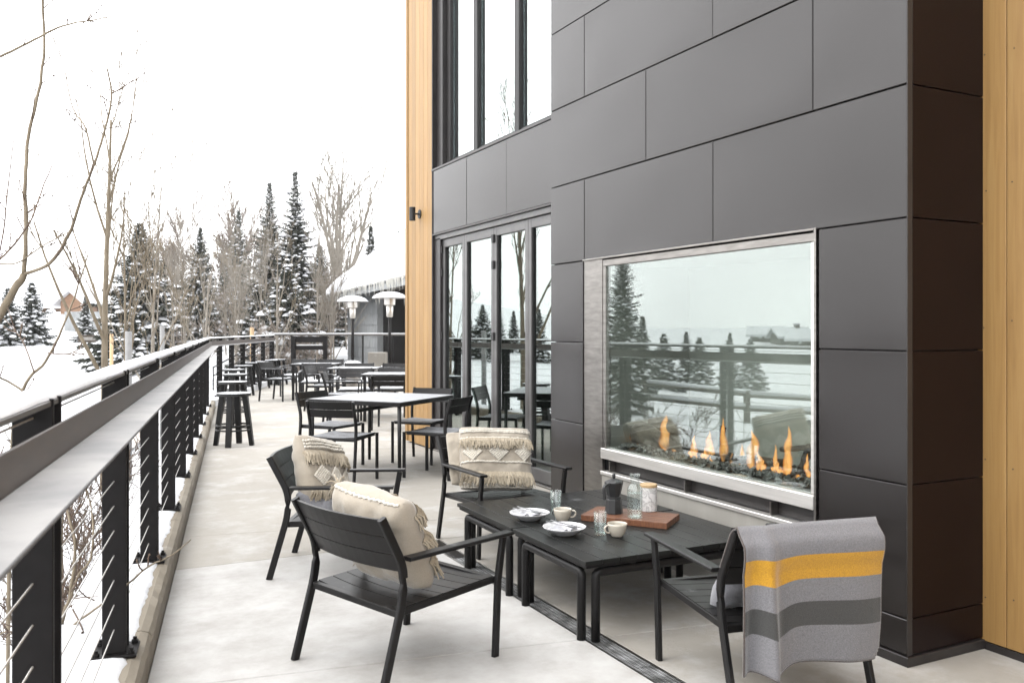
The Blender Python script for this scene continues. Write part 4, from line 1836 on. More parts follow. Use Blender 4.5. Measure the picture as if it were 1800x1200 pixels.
# heading of chair front = rotation z
hB = CH_B.rotation_euler.z
M = place(in_chair(CH_B, -.07, .0, .565), R(22), hB + R(-14), R(-3))
t, f = pillow('pillow', 'cream pillow with three tufted diamonds and fringe bands, facing us', .54, .47, .18, M, 1.0, LINEN)
for v in (.80, .74):
    cord(t, f, v, rad=.007)
fringe(t, f, .52, -.98, .98, 110, .075, 11)
cord(t, f, .53, rad=.006)
diamonds(t, f, .12, (-.66, .02, .70), .22, .24)
cord(t, f, -.18, rad=.007)
fringe(t, f, -.50, -.97, .97, 130, .085, 12)
for v in (-.80, -.86, -.92):
    cord(t, f, v, rad=.008)
M = place(in_chair(CH_B, -.17, -.10, .56), R(24), hB, R(-4))
pillow('pillow', 'plain pale pillow mostly hidden behind the diamond pattern pillow', .44, .40, .10, M, 5.0, LINEN)

hL = CH_L.rotation_euler.z
M = place(in_chair(CH_L, -.11, .0, .575), R(20), hL + R(-20), R(-14))
t, f = pillow('pillow', 'cream pillow with fringe in the chair by the railing side', .46, .46, .18, M, 2.0, LINEN)
for v in (.72, .62, .52):
    cord(t, f, v, -.9, .9, .009)
fringe(t, f, .40, -.95, .95, 110, .085, 21)
diamonds(t, f, -.25, (-.5, .1, .68), .24, .24)
fringe(t, f, -.62, -.9, .9, 90, .07, 22)
M = place(in_chair(CH_L, -.10, -.09, .425), R(62), hL, 0)
pillow('pillow', 'small grey cushion lying on the seat under the tilted fringed pillow', .36, .26, .09, M, 6.0, GREYFAB)

hA = CH_A.rotation_euler.z
M = place(in_chair(CH_A, -.115, -.02, .565), R(25), hA, R(5))
t, f = pillow('pillow', 'plain backed cream linen pillow in the turned away chair, fringe at its side', .50, .47, .21, M, 3.0, LINEN)
cord(t, f, .97, -.9, .9, .006, -1)
fringe(t, f, .55, -.98, .98, 110, .09, 31)
fringe(t, f, .0, -.98, .98, 110, .09, 32)
fringe(t, f, -.45, -.98, .98, 110, .09, 33)
# the fringe that spills over the right hand seam
bm = bmesh.new()
rr = random.Random(5)
for k in range(420):
    v = rr.uniform(-.97, .98)
    u = -1 if False else 1
    side = 1
    p = f(.985 * u, v, side)
    L = rr.uniform(.03, .07)
    d = Vector((u * rr.uniform(.2, 1), rr.uniform(-.9, .5), rr.uniform(-.6, .9))).normalized()
    p1 = p + d * L * .5
    p2 = p + d * L + Vector((0, -.02, 0))
    tube(bm, [p, p1, p2], [.0032, .003, .0022], 4, False)
obj('fringe', bm, YARN, t, kind='stuff')

hR = CH_R.rotation_euler.z
M = place(in_chair(CH_R, -.10, .02, .43), R(35), hR, R(4))
pillow('pillow', 'crumpled grey pillow low in the chair under the striped blanket', .46, .30, .13, M, 4.0, GREYFAB)


def blanket():
    t = bpy.data.objects.new('blanket', None)
    COL.objects.link(t)
    t.location = CH_R.location
    t.rotation_euler = CH_R.rotation_euler
    t.scale = (1, 1, .925)
    tag(t, 'grey wool blanket with yellow and charcoal stripes hung over the chair back', 'blanket')
    nu, nv = 70, 60
    W0, W1 = -.285, .315            # along chair width (y)
    outer = .55
    inner = .20
    vs_, uvs = [], []

    def prof(sv):
        """sv metres from the top edge: positive goes down outside, negative inside"""
        top = Vector((-.352, 0, .778))
        if sv >= 0:
            # over the rounded top, then hangs with the post's slope easing to vertical
            x = -.372 - .035 * min(1, sv / .05) - .02 * (1 - math.exp(-sv * 6)) + .02 * sv
            z = .778 - sv * .985 + .012 * math.exp(-sv * 30) - .006
            return x, z
        s_ = -sv
        x = -.352 + .012 * min(1, s_ / .03) + s_ * .44
        z = .774 - s_ * .90
        return x, z

    for j in range(nv + 1):
        sv = -inner + (inner + outer) * j / nv
        for i in range(nu + 1):
            u = i / nu
            yq = W1 - (W1 - W0) * u          # u=0 is the left edge as seen from behind... chair's left
            x, z = prof(sv)
            dn = max(0, sv) / outer
            if sv > 0:
                x -= .014 * math.sin(PI * min(1, sv / .16)) + .006 * nz3(u * 3.2, sv * 4, 8)
                z -= .010 * (abs(2 * u - 1) ** 3) * math.exp(-sv * 9)
            # a fold laid over itself near the left edge
            fold = math.exp(-((u - .17) / .055) ** 2)
            x -= (.012 + .065 * dn) * fold
            x += .03 * dn * math.exp(-((u - .06) / .05) ** 2)
            x -= .010 * dn * math.sin(u * 9 + 1) + .006 * dn * nz3(u * 5, dn * 3, 2)
            yq += .012 * dn * math.sin(u * 6) + (.05 * dn if u > .9 else 0) * (u - .9) * 4
            drop = 0
            drop -= .05 * dn * math.exp(-((u - .24) / .09) ** 2)
            drop -= .018 * dn * math.exp(-((u - .0) / .1) ** 2)
            if sv > 0:
                z += drop + .012 * dn * math.sin(u * 5.0)
            vs_.append((x, yq, z))
            uvs.append((u, max(0.0, sv) / outer))
    bm = bmesh.new()
    uvl = bm.loops.layers.uv.new('UVMap')
    bv = [bm.verts.new(v) for v in vs_]
    m_ = nu + 1
    for j in range(nv):
        for i in range(nu):
            # round the two lower outer corners
            u = (i + .5) / nu
            sv = -inner + (inner + outer) * (j + .5) / nv
            du, dv = min(u, 1 - u) * (W1 - W0), outer - sv
            if u > .5 and du < .06 and dv < .06 and (.06 - du) ** 2 + (.06 - dv) ** 2 > .0036:
                continue
            q = (j * m_ + i, j * m_ + i + 1, (j + 1) * m_ + i + 1, (j + 1) * m_ + i)
            fc_ = bm.faces.new([bv[k] for k in q])
            for lp, k in zip(fc_.loops, q):
                lp[uvl].uv = uvs[k]
    for v in [v for v in bm.verts if not v.link_faces]:
        bm.verts.remove(v)
    bound = [e for e in bm.edges if e.is_boundary]
    ring = {}
    for e in bound:
        for v in e.verts:
            ring.setdefault(v, []).append(e.other_vert(v))
    start = next(iter(ring))
    loop = [start]
    prev, cur = None, start
    while True:
        nx = [w for w in ring[cur] if w is not prev]
        if not nx or nx[0] is start or len(loop) > 2000:
            break
        prev, cur = cur, nx[0]
        loop.append(cur)
    pts = [v.co.copy() for v in loop]
    # binding stitched round the edge
    bb_ = bmesh.new()
    tube(bb_, pts + [pts[0]], .0042, 6, False)
    me = bpy.data.meshes.new('cloth')
    bm.to_mesh(me)
    bm.free()
    for p in me.polygons:
        p.use_smooth = True
    c = link('cloth', me, BLANKET, t)
    so = c.modifiers.new('thick', 'SOLIDIFY')
    so.thickness = .007
    so.offset = 0
    obj('binding', bb_, BINDING, t, smooth=True)


blanket()

# ================================================================== THINGS ON THE TABLE
ZT = .3875


def at(px, py, z):
    d = 1530 * (1.45 - z) / (py - 578)
    l = (px - 900) / 1530 * d
    p = V(l, d)
    return Vector((p.x, p.y, z))


def plate(label, loc, nap_rz):
    t = thing('bowl_plate', label, 'plate', loc, 0, 'white plates on the slatted table')
    prof = [(0, .004), (.045, .004), (.05, 0), (.056, .0), (.062, .006), (.092, .022), (.112, .038), (.114, .041), (.111, .041), (.09, .027), (.06, .012), (.05, .0105), (0, .010)]
    obj('plate_body', lathe(prof, 40), WHITE, t, smooth=True)
    return t


def napkin(label, loc, rz, seed):
    t = thing('napkin', label, 'napkin', loc, rz)
    n = 18
    vs_, fs = [], []
    for j in range(n + 1):
        for i in range(n + 1):
            u, v = i / n - .5, j / n - .5
            r = math.hypot(u, v)
            z = .016 + .014 * (r * 2) ** 2 + .012 * nz3(u * 4 + seed, v * 4) + .006 * nz3(u * 9, v * 9 + seed)
            vs_.append((u * .16 + .01 * nz3(v * 5, seed), v * .11 + .01 * nz3(u * 5, seed + 3), z))
    for j in range(n):
        for i in range(n):
            a = j * (n + 1) + i
            fs.append((a, a + 1, a + n + 2, a + n + 1))
    o = raw('napkin_cloth', vs_, fs, NAPKIN, t, smooth=True)
    so = o.modifiers.new('thick', 'SOLIDIFY')
    so.thickness = .003
    return t


def cutlery(kind, label, loc, rz, tilt):
    t = thing(kind, label, kind, loc, rz)
    bm = bmesh.new()
    if kind == 'fork':
        sweep(bm, [(-.09, 0, .004), (-.03, 0, .002), (.03, 0, .004)], [.012, .007, .006], .0025, (0, 1, 0), .001)
        h_ = obj('handle', bm, CUTLERY, t)
        obj('tine_base', B(.03, .05, -.011, .011, .003, .0055, .001), CUTLERY, t)
        for k in range(4):
            obj('tine', B(.05, .09, -.011 + k * .0065, -.0085 + k * .0065, .003, .0055), CUTLERY, t)
    else:
        sweep(bm, [(-.10, 0, .004), (0, 0, .003), (.02, 0, .003)], [.013, .009, .009], .0035, (0, 1, 0), .001)
        obj('handle', bm, CUTLERY, t)
        obj('blade', sweep(bmesh.new(), [(.021, 0, .003), (.09, 0, .003), (.105, 0, .003)], [.014, .016, .006], .002, (0, 1, 0), .0008), CUTLERY, t)
    t.rotation_euler = (0, tilt, rz)


pA = at(931, 912, ZT)
pB = at(992, 938, ZT)
plate('white plate with a napkin, beside the upper glass and the farther cup', pA, 0)
plate('white plate with a napkin, nearest the table edge', pB, 0)
napkin('folded white napkin on the plate beside the farther cup', pA + Vector((-.01, .015, 0)), R(20), 1.0)
napkin('folded white napkin on the plate nearest the table edge', pB + Vector((-.01, .01, 0)), R(35), 7.0)
NZ = Vector((0, 0, .046))
cutlery('fork', 'grey fork on the napkin of the plate by the farther cup', pA + NZ + Vector((-.02, .0, 0)), R(-60), R(4))
cutlery('knife', 'grey knife on the napkin of the plate by the farther cup', pA + NZ + Vector((.015, .005, 0)), R(-64), R(4))
cutlery('fork', 'grey fork on the napkin of the plate nearest the table edge', pB + NZ + Vector((-.02, .0, 0)), R(-60), R(4))
cutlery('knife', 'grey knife on the napkin of the plate nearest the table edge', pB + NZ + Vector((.015, .005, 0)), R(-64), R(4))


def tumbler(label, loc):
    t = thing('water_glass', label, 'glass', loc, 0, 'tumblers of water on the slatted table')
    obj('tumbler', lathe([(0, .001), (.029, .001), (.031, .004), (.034, .118), (.0315, .118), (.0285, .010), (0, .010)], 28), CLEAR, t, smooth=True)
    obj('water', lathe([(0, .0105), (.028, .0105), (.030, .055), (0, .055)], 28), WATER, t, smooth=False)


tumbler('water glass standing behind the farther cup', at(977, 897, ZT))
tumbler('water glass beside the cup in front of the serving board', at(1055, 939, ZT))


def cup(label, loc, rz):
    t = thing('coffee_cup', label, 'cup', loc, rz, 'cream cups on the slatted table')
    obj('cup_body', lathe([(0, .003), (.024, .003), (.026, 0), (.030, .002), (.034, .008), (.045, .03), (.050, .058), (.0505, .068), (.0475, .068), (.046, .058), (.04, .03), (.028, .01), (0, .009)], 32), CREAM, t, smooth=True)
    pts = [(.046, 0, .056), (.062, 0, .060), (.073, 0, .050), (.071, 0, .034), (.058, 0, .022), (.042, 0, .022)]
    obj('handle', tube(bmesh.new(), rounded(pts, .008, 3), .0052, 8), CREAM, t, smooth=True)
    obj('coffee', lathe([(0, .042), (.0425, .042)], 28), simple('coffee', (.05, .03, .02), (.06, .035, .02), 5, .1), t)


cup('cream cup between the two white plates and the moka pot, handle to one side', at(989, 915, ZT), R(-32))
cup('cream cup in front of the wooden serving board', at(1085, 942, ZT), R(175))

# serving board
zb = ZT + .034
c0 = at(1021, 904, zb)
c1 = at(1172, 919, zb)
c2 = at(1198, 899, zb)
ux = (c1 - c0)
Lx = ux.length
ux.normalize()
ang = math.atan2(ux.y, ux.x)
Ly = .26
bd = thing('serving_board', 'striped reddish wooden serving board under the moka pot and carafe', 'board', (c0.x, c0.y, ZT), ang)
n_ = 6
for k in range(n_):
    w = Ly / n_
    obj('stave', B(0, Lx, k * w + .0003, (k + 1) * w - .0003, 0.001, .034, .0015), ACACIA, bd)


def on_board(fx, fy):
    p = Matrix.Translation(bd.location) @ Matrix.Rotation(ang, 4, 'Z') @ Vector((fx * Lx, fy * Ly, .0345))
    return p


mk = thing('moka_pot', 'black eight sided stovetop coffee pot on the serving board', 'coffee pot', at(1079, 901, zb), R(200))


def oct_(prof):
    return lathe(prof, 8)


obj('boiler', oct_([(0, 0), (.050, 0), (.051, .004), (.043, .075), (.040, .082), (0, .082)]), MOKA, mk)
obj('collar', lathe([(.036, .082), (.041, .084), (.041, .094), (.036, .096)], 24), MOKA, mk)
obj('pot_top', oct_([(0, .096), (.037, .096), (.052, .165), (.053, .172), (.050, .172), (0, .170)]), MOKA, mk)
obj('lid', oct_([(.053, .173), (.050, .178), (.012, .192), (0, .193)]), MOKA, mk)
obj('knob', lathe([(.005, .192), (.009, .198), (.010, .215), (.006, .220), (0, .221)], 12), MOKA, mk)
obj('handle', sweep(bmesh.new(), rounded([(.048, 0, .168), (.092, 0, .162), (.086, 0, .085)], .015, 4), .018, .012), MOKA, mk)
bm = bmesh.new()
v = [bm.verts.new(p) for p in [(-.046, -.014, .172), (-.046, .014, .172), (-.068, 0, .172), (-.046, 0, .140)]]
for q in ((0, 1, 2), (0, 2, 3), (1, 3, 2), (0, 3, 1)):
    bm.faces.new([v[i] for i in q])
obj('spout', bm, MOKA, mk)

cf = thing('carafe', 'clear glass water carafe on the serving board', 'carafe', at(1116, 909, zb))
obj('bottle', lathe([(0, .001), (.039, .001), (.042, .005), (.042, .150), (.039, .165), (.026, .182), (.024, .190), (.025, .225), (.029, .232), (.029, .238), (.026, .238), (.022, .225), (.021, .190), (.023, .182), (.036, .163), (.039, .15), (.039, .008), (0, .008)], 32), CLEAR, cf, smooth=True)
obj('water', lathe([(0, .0085), (.0385, .0085), (.0385, .135), (0, .135)], 32), WATER, cf)
cn = thing('canister', 'white marbled canister with a pale wooden lid beside the carafe', 'canister', at(1140, 897, zb))
obj('jar', lathe([(0, 0), (.044, 0), (.047, .003), (.047, .136), (0, .136)], 32), MARBLE, cn)
obj('lid', lathe([(0, .1365), (.049, .1365), (.049, .150), (.047, .152), (0, .152)], 32), BAMBOO, cn)

# ================================================================== TREES
def bare_tree_data(seed, height, r0, levels=4, split=3, spread=.55, up=.25, first=.3, shrink=.68, twist=.2, fine=.0035, wob=.06, nbr=None, lean=(0, 0), lens=None):
    rr = random.Random(seed)
    V_, F_ = {'trunk': [], 'crown': []}, {'trunk': [], 'crown': []}

    def add(pts, rads, key, n):
        base = len(V_[key])
        prev = None
        for i, p in enumerate(pts):
            a, b = pts[max(0, i - 1)], pts[min(len(pts) - 1, i + 1)]
            d = (b - a).normalized()
            u = d.orthogonal().normalized() if prev is None else (prev - d * prev.dot(d)).normalized()
            prev = u
            w = d.cross(u)
            for k in range(n):
                q = 2 * PI * k / n
                V_[key].append(p + (u * math.cos(q) + w * math.sin(q)) * rads[i])
        for i in range(len(pts) - 1):
            for k in range(n):
                F_[key].append((base + i * n + k, base + i * n + (k + 1) % n, base + (i + 1) * n + (k + 1) % n, base + (i + 1) * n + k))

    def grow(p, d, L, r, lev):
        seg = 6 if lev == 0 else (5 if lev < 3 else 3)
        pts, rads = [p.copy()], [r]
        tip = max(fine, r * (.35 if lev else .25))
        dirs = [d.copy()]
        for i in range(seg):
            d = (d + Vector((rr.uniform(-1, 1), rr.uniform(-1, 1), rr.uniform(-.4, 1) + up)) * (wob if lev == 0 else twist)).normalized()
            p = p + d * (L / seg)
            pts.append(p.copy())
            dirs.append(d.copy())
            rads.append(r + (tip - r) * (i + 1) / seg)
        add(pts, rads, 'trunk' if lev <= 1 else 'crown', 7 if lev == 0 else (5 if lev == 1 else 3))
        if lev >= levels:
            return
        nb = (nbr[lev] if nbr else split + (2 if lev == 0 else 0))
        for k in range(nb):
            t = first + (1 - first) * (k + rr.random() * .8) / nb if lev == 0 else rr.uniform(.2, 1)
            t = min(.99, t)
            i = min(seg - 1, int(t * seg))
            f = t * seg - i
            q = pts[i].lerp(pts[i + 1], f)
            ax = dirs[i + 1].orthogonal().normalized()
            ax.rotate(Matrix.Rotation(rr.random() * 6.283, 3, dirs[i + 1]))
            nd = (dirs[i + 1] + ax * rr.uniform(spread * .6, spread * 1.3)).normalized()
            rk = rads[i] + (rads[i + 1] - rads[i]) * f
            grow(q, nd, L * (lens[lev] if lens else shrink) * rr.uniform(.6, 1.1) * (1.15 - .55 * t if lev == 0 and not lens else 1), max(fine, rk * .62), lev + 1)

    grow(Vector((0, 0, 0)), Vector((lean[0], lean[1], 1)).normalized(), height, r0, 0)
    return V_, F_


def bare_tree(name, label, loc, data, mats=(BARK, TWIG), group=None, rz=0, sc=1.0, cat='tree', kind=None):
    t = thing(name, label, cat, loc, rz, group)
    t.scale = (sc, sc, sc)
    if kind:
        t['kind'] = kind
    for key, m in zip(('trunk', 'crown'), mats):
        dk = (id(data), key, m.name)
        if dk not in CACHE:
            me = bpy.data.meshes.new(key)
            me.from_pydata([tuple(v) for v in data[0][key]], [], data[1][key])
            for p in me.polygons:
                p.use_smooth = True
            me.materials.append(m)
            CACHE[dk] = me
        link(key, CACHE[dk], None, t)
    return t


CACHE = {}


def spruce_data(seed, h, rad, snow=.5, dens=1.0, expo=.88):
    rr = random.Random(seed)
    nv, nf, sv, sf = [], [], [], []
    nbr = int(215 * dens)
    for bi in range(nbr):
        q = .04 + .95 * (bi / nbr) ** 1.03
        z = h * q
        L = (rad * (1 - q) ** expo + .05) * rr.uniform(.5, 1.0) * (1.3 if rr.random() < .12 else 1)
        a = bi * 2.39996 + rr.uniform(-.5, .5)
        c, s_ = math.cos(a), math.sin(a)
        dr = (-.55 + .75 * q) * rr.uniform(.75, 1.25)
        tip_up = .2
        st = max(4, int(L / .12))
        out = Vector((c, s_, 0))
        sd_ = Vector((-s_, c, 0))
        for i in range(st):
            t = (i + .7) / st
            p = Vector((c * L * t, s_ * L * t, z + L * (dr * t + tip_up * t * t)))
            ln = (.20 + .15 * L) * (1.12 - .5 * t) * (.62 + .38 * (1 - q))
            for sgn in (-1, 1, 0, 0):
                for rep_ in range(2):
                    d = (out * rr.uniform(.35, .9) + sd_ * sgn * rr.uniform(.4, 1.0) + Vector((0, 0, rr.uniform(-.75, .15)))).normalized()
                    tip = p + d * ln * rr.uniform(.6, 1.15)
                    wv = d.cross(Vector((rr.uniform(-1, 1), rr.uniform(-1, 1), rr.uniform(.2, 1)))).normalized() * ln * rr.uniform(.09, .17)
                    b = len(nv)
                    m_ = p.lerp(tip, .45)
                    nv += [p, m_ + wv, tip, m_ - wv]
                    nf.append((b, b + 1, b + 2, b + 3))
            if rr.random() < snow * .55 * (1.2 - 1.0 * q) * (.4 + .8 * t):
                w = (.05 + .17 * rr.random() ** 1.6) * (.5 + .68 * min(L, 1.1)) * min(1, h / 6 + .35)
                b = len(sv)
                pc = p + Vector((0, 0, .06))
                slope = dr + 2 * tip_up * t - .25
                sv.append(pc + Vector((rr.uniform(-.2, .2) * w, rr.uniform(-.2, .2) * w, w * .55)))
                for rn, zz_ in ((.62, .40), (1.0, -.12)):
                    for e in range(7):
                        an = e * 2 * PI / 7
                        rw = w * rr.uniform(.6, 1.2) * rn
                        v_ = out * math.cos(an) * rw * 1.25 + sd_ * math.sin(an) * rw
                        v_.z += zz_ * w + slope * math.cos(an) * rw
                        sv.append(pc + v_)
                for e in range(7):
                    e2 = (e + 1) % 7
                    sf.append((b, b + 1 + e, b + 1 + e2))
                    sf.append((b + 1 + e, b + 8 + e, b + 8 + e2, b + 1 + e2))
    return nv, nf, sv, sf, h


def spruce(label, loc, data, sc, rz, group=None):
    t = thing('spruce_tree', label, 'tree', loc, rz, group)
    t.scale = (sc, sc, sc)
    nv, nf, sv, sf, h = data
    dk = (id(data), 's')
    if dk not in CACHE:
        out = []
        for nm, a, b, m, smo in (('crown', nv, nf, NEEDLE, False), ('snow', sv, sf, SNOW_FINE, True)):
            me = bpy.data.meshes.new(nm)
            me.from_pydata([tuple(v) for v in a], [], b)
            me.materials.append(m)
            if smo:
                for p in me.polygons:
                    p.use_smooth = True
            out.append(me)
        bm = tube(bmesh.new(), [(0, 0, -.5), (0, 0, h * .5), (0, 0, h)], [h * .016, h * .009, .01], 7)
        me = mesh_of('trunk', bm, True)
        me.materials.append(TRUNK_D)
        CACHE[dk] = (*out, me)
    a, b, c = CACHE[dk]
    link('crown', a, None, t)
    sn = link('snow', b, None, t)
    sn['kind'] = 'stuff'
    link('trunk', c, None, t)
    return t


S_TALL = spruce_data(1, 12.0, 2.3, .42, 2.5, .74)
S_TALL2 = spruce_data(2, 13.0, 2.5, .6, 2.5, .74)
S_MID = spruce_data(3, 8.0, 2.8, .5, 2.8, .8)
S_BUSH = spruce_data(4, 4.0, 1.6, .8, 1.4)
S_FAR = spruce_data(5, 5.0, 1.35, .45, 1.3)


def px_lat(px, dep):
    return (px - 900) / 1530 * dep


def top_scale(data, px, ytop, dep, dz=-.1):
    """base on the ground at this bearing and distance, grown to the height seen"""
    g = on_ground(px_lat(px, dep), dep, dz)
    ht = 1.45 + (578 - ytop) / 1530 * dep - g.z
    return g, ht / data[4]


trees = [
    ('tall dark spruce, left of the pair, snow on its lower boughs', S_TALL, 474, 318, 36),
    ('tallest dark spruce of the pair in front of the bare cottonwood', S_TALL2, 519, 298, 35),
    ('broad dark spruce behind the pale aspen trunk, snow in clumps', S_MID, 246, 390, 33),
    ('narrow spruce with little snow between the broad one and the bare thicket', S_MID, 352, 398, 40),
    ('small snowy spruce in front of the broad dark spruce', S_BUSH, 232, 540, 29),
    ('low spruce heavy with snow at the foot of the tall pair', S_BUSH, 505, 465, 31),
    ('low snowy spruce left of the heavy laden one', S_BUSH, 455, 500, 33),
    ('small dark spruce at the edge of the snow field, half out of view', S_BUSH, 14, 505, 40),
    ('small brownish spruce on the snow field before the cabin', S_BUSH, 56, 495, 42),
    ('dark young spruce beside the aspen trunk near the cabin', S_FAR, 150, 520, 46),
    ('slim half bare spruce rising behind the snowy lodge roof', S_FAR, 652, 395, 62),
    ('far spruce top showing over the lodge roof beside the pier', S_FAR, 703, 405, 66),
    ('faint tall conifer behind the bare thicket', S_TALL, 419, 368, 52),
    ('dense spruce behind the twigs beside the lodge', S_MID, 562, 430, 44),
    ('dark spruce low behind the thicket left of the pair', S_MID, 395, 470, 47),
]
for k, (lb, dta, px, yt, dep) in enumerate(trees):
    g, sc = top_scale(dta, px, yt, dep)
    o = spruce(lb, g, dta, sc, k * 1.3)
    if 'broad dark spruce behind' in lb:
        o.scale = (sc * 1.15, sc * 1.15, sc)
    if 'slim' in lb:
        o.scale = (sc * .7, sc * .7, sc)
    if 'narrow' in lb:
        o.scale = (sc * .62, sc * .62, sc)

# trees across the snow field that show in the glass
refl = [
    ('tall spruce out on the snow field, mirrored at the edge of the fireplace glass', S_TALL, (-6.95, 20), 3.91),
    ('bushy spruce beside the tall one on the snow field, mirrored in the fireplace glass', S_FAR, (-11.83, 26), 1.92),
    ('young spruce on the open snow field, mirrored third in the fireplace glass', S_BUSH, (-15.71, 30), 1.28),
    ('young spruce beside the rail fence, mirrored fourth in the fireplace glass', S_FAR, (-20.01, 34), 1.34),
    ('snowy young spruce mirrored in the middle of the fireplace glass', S_BUSH, (-19.2, 32), 1.08),
    ('pointed young spruce mirrored right of the middle of the fireplace glass', S_FAR, (-22.72, 34), 1.28),
    ('squat young spruce mirrored farthest right in the fireplace glass', S_BUSH, (-23.15, 33), 0.98),
    ('spruce on the field mirrored in the farthest door leaf', S_MID, (-6.93, 36), 1.91),
    ('slim spruce on the field mirrored in the second door leaf', S_FAR, (-8.93, 38), 2.26),
    ('broad spruce on the field mirrored in the second door leaf', S_MID, (-8.72, 36), 2.57),
    ('tallest spruce on the field mirrored in the third door leaf', S_TALL2, (-8.56, 34), 2.69),
    ('smaller spruce on the field mirrored in the third door leaf', S_FAR, (-11.31, 38), 2.34),
    ('spruce on the field mirrored in the nearest door leaf', S_FAR, (-10.56, 34), 2.36),
]
for k, (lb, dta, (x, yq), ht) in enumerate(refl):
    g = ground_z(x, yq) - .1
    spruce(lb, (x, yq, g), dta, (ht - g) / dta[4], k * 2.1, 'spruces on the snow field mirrored in the glass')

# bare cottonwood and its neighbours
COTTON = bare_tree_data(11, 2.6, .32, levels=4, spread=.42, up=.5, first=.5, twist=.07, fine=.013, nbr=[7, 6, 4, 2], lens=[2.3, .5, .55, .5])
COTTON2 = bare_tree_data(12, 1.8, .17, levels=4, spread=.48, up=.5, first=.3, twist=.12, fine=.013, nbr=[8, 8, 6, 5], lens=[1.9, .6, .55, .55])
ASPEN = bare_tree_data(13, 6.0, .082, levels=4, spread=.5, up=.45, first=.3, shrink=.46, twist=.13, fine=.0045, wob=.03, nbr=[10, 4, 3, 3])
SHRUB = bare_tree_data(14, 1.6, .03, levels=4, spread=.8, up=.3, first=.05, shrink=.75, twist=.22, fine=.006, nbr=[7, 5, 4, 3])
SAPL = bare_tree_data(15, 4.6, .032, levels=4, spread=.45, up=.5, first=.1, shrink=.5, twist=.15, fine=.004, wob=.03, nbr=[11, 4, 3, 3])


def dheight(data):
    zs = sorted(v.z for k in data[0] for v in data[0][k])
    return zs[int(len(zs) * .97)]


def bare(name, label, data, px, ytop, dep, mats=(BARK, TWIG), group=None, rz=0.0, wide=1.0):
    g = on_ground(px_lat(px, dep), dep, -.15)
    ht = 1.45 + (578 - ytop) / 1530 * dep - g.z
    sc = ht / dheight(data)
    t = bare_tree(name, label, g, data, mats, group, rz, sc)
    t.scale = (sc * wide, sc * wide, sc)
    return t


bare('cottonwood_tree', 'large bare vase shaped cottonwood behind the tall spruces', COTTON, 598, 272, 60, (BARK_PALE, BARK_PALE), rz=.5, wide=1.25)
bare('cottonwood_tree', 'faint bare cottonwood with a hazy twig crown behind the narrow spruce', COTTON2, 318, 378, 66, (BARK_PALE, TWIG), rz=1.9)
bare('cottonwood_tree', 'faint bare cottonwood left of the tall spruce pair', COTTON2, 392, 352, 70, (BARK_PALE, TWIG), rz=3.9)
bare('cottonwood_tree', 'faint bare cottonwood behind the thicket by the bend of the railing', COTTON, 430, 395, 72, (BARK_PALE, TWIG), rz=2.6, wide=.7)
bare('aspen_tree', 'bare pale aspen sapling in front of the heavy snowy spruce', ASPEN, 487, 400, 27, (BARK_PALE, BARK), rz=.8)
bare('aspen_tree', 'bare pale aspen rising above the bend of the railing', ASPEN, 360, 420, 25, (BARK_PALE, BARK), rz=2.2)
bare('aspen_tree', 'slender bare aspen above the second railing bend post', ASPEN, 414, 440, 29, (BARK_PALE, BARK), rz=4.0)
bare('aspen_tree', 'leaning slender aspen between the broad spruce and the thicket', SAPL, 264, 215, 19, (BARK_PALE, BARK), rz=.3)
bare('aspen_tree', 'thin bare aspen left of the lodge eave', SAPL, 566, 470, 34, (BARK_PALE, BARK), rz=5.1)
bare('aspen_tree', 'thin bare aspen beside the narrow spruce', SAPL, 322, 430, 28, (BARK_PALE, BARK), rz=1.1)
bare('aspen_tree', 'pale trunked aspen with the thickest stem, standing close behind the railing', ASPEN, 183, 35, 13.0, (BARK, BARK), rz=3.3, wide=.85)
bare('aspen_tree', 'wispy bare aspen between the thick stem and the broad spruce', SAPL, 222, 255, 15.5, (BARK, BARK), rz=4.6)

# twiggy undergrowth: one mass nobody could count
uv_, uf_ = [], []
rr = random.Random(77)
sh = SHRUB
for k in range(34):
    px = rr.uniform(285, 640)
    dep = rr.uniform(26.5, 46)
    if px > 560:
        dep = rr.uniform(40, 52)
    g = on_ground(px_lat(px, dep), dep, -.1)
    sc = rr.uniform(.7, 1.35) if px > 330 else rr.uniform(.5, .8)
    Mx = Matrix.Translation(g) @ Matrix.Rotation(rr.random() * 6.28, 4, 'Z') @ Matrix.Diagonal((sc, sc, sc * rr.uniform(.8, 1.2), 1))
    for key in ('trunk', 'crown'):
        b = len(uv_)
        uv_ += [Mx @ v for v in sh[0][key]]
        uf_ += [tuple(i + b for i in q) for q in sh[1][key]]
uv2, uf2 = [], []
for k in range(34):
    px = rr.uniform(300, 630)
    dep = rr.uniform(28, 50)
    g = on_ground(px_lat(px, dep), dep, -.1)
    sc = rr.uniform(.75, 1.25)
    Mx = Matrix.Translation(g) @ Matrix.Rotation(rr.random() * 6.28, 4, 'Z') @ Matrix.Diagonal((sc, sc, sc * rr.uniform(.7, 1.1), 1))
    for key in ('trunk', 'crown'):
        b = len(uv2)
        uv2 += [Mx @ v for v in SAPL[0][key]]
        uf2 += [tuple(i + b for i in q) for q in SAPL[1][key]]
o = raw('thicket', uv2, uf2, BARK_PALE, kind='stuff')
o['label'] = 'thicket of thin pale bare stems standing between the trees'
o['category'] = 'thicket'
o = raw('undergrowth', uv_, uf_, TWIG, kind='stuff')
o['label'] = 'mass of bare brown twigs filling the ground between the trees'
o['category'] = 'undergrowth'

# ------------------------------------------------ foreground branches of the near aspen, left of the railing
def twig_buds(bm, rr, p, d):
    pass


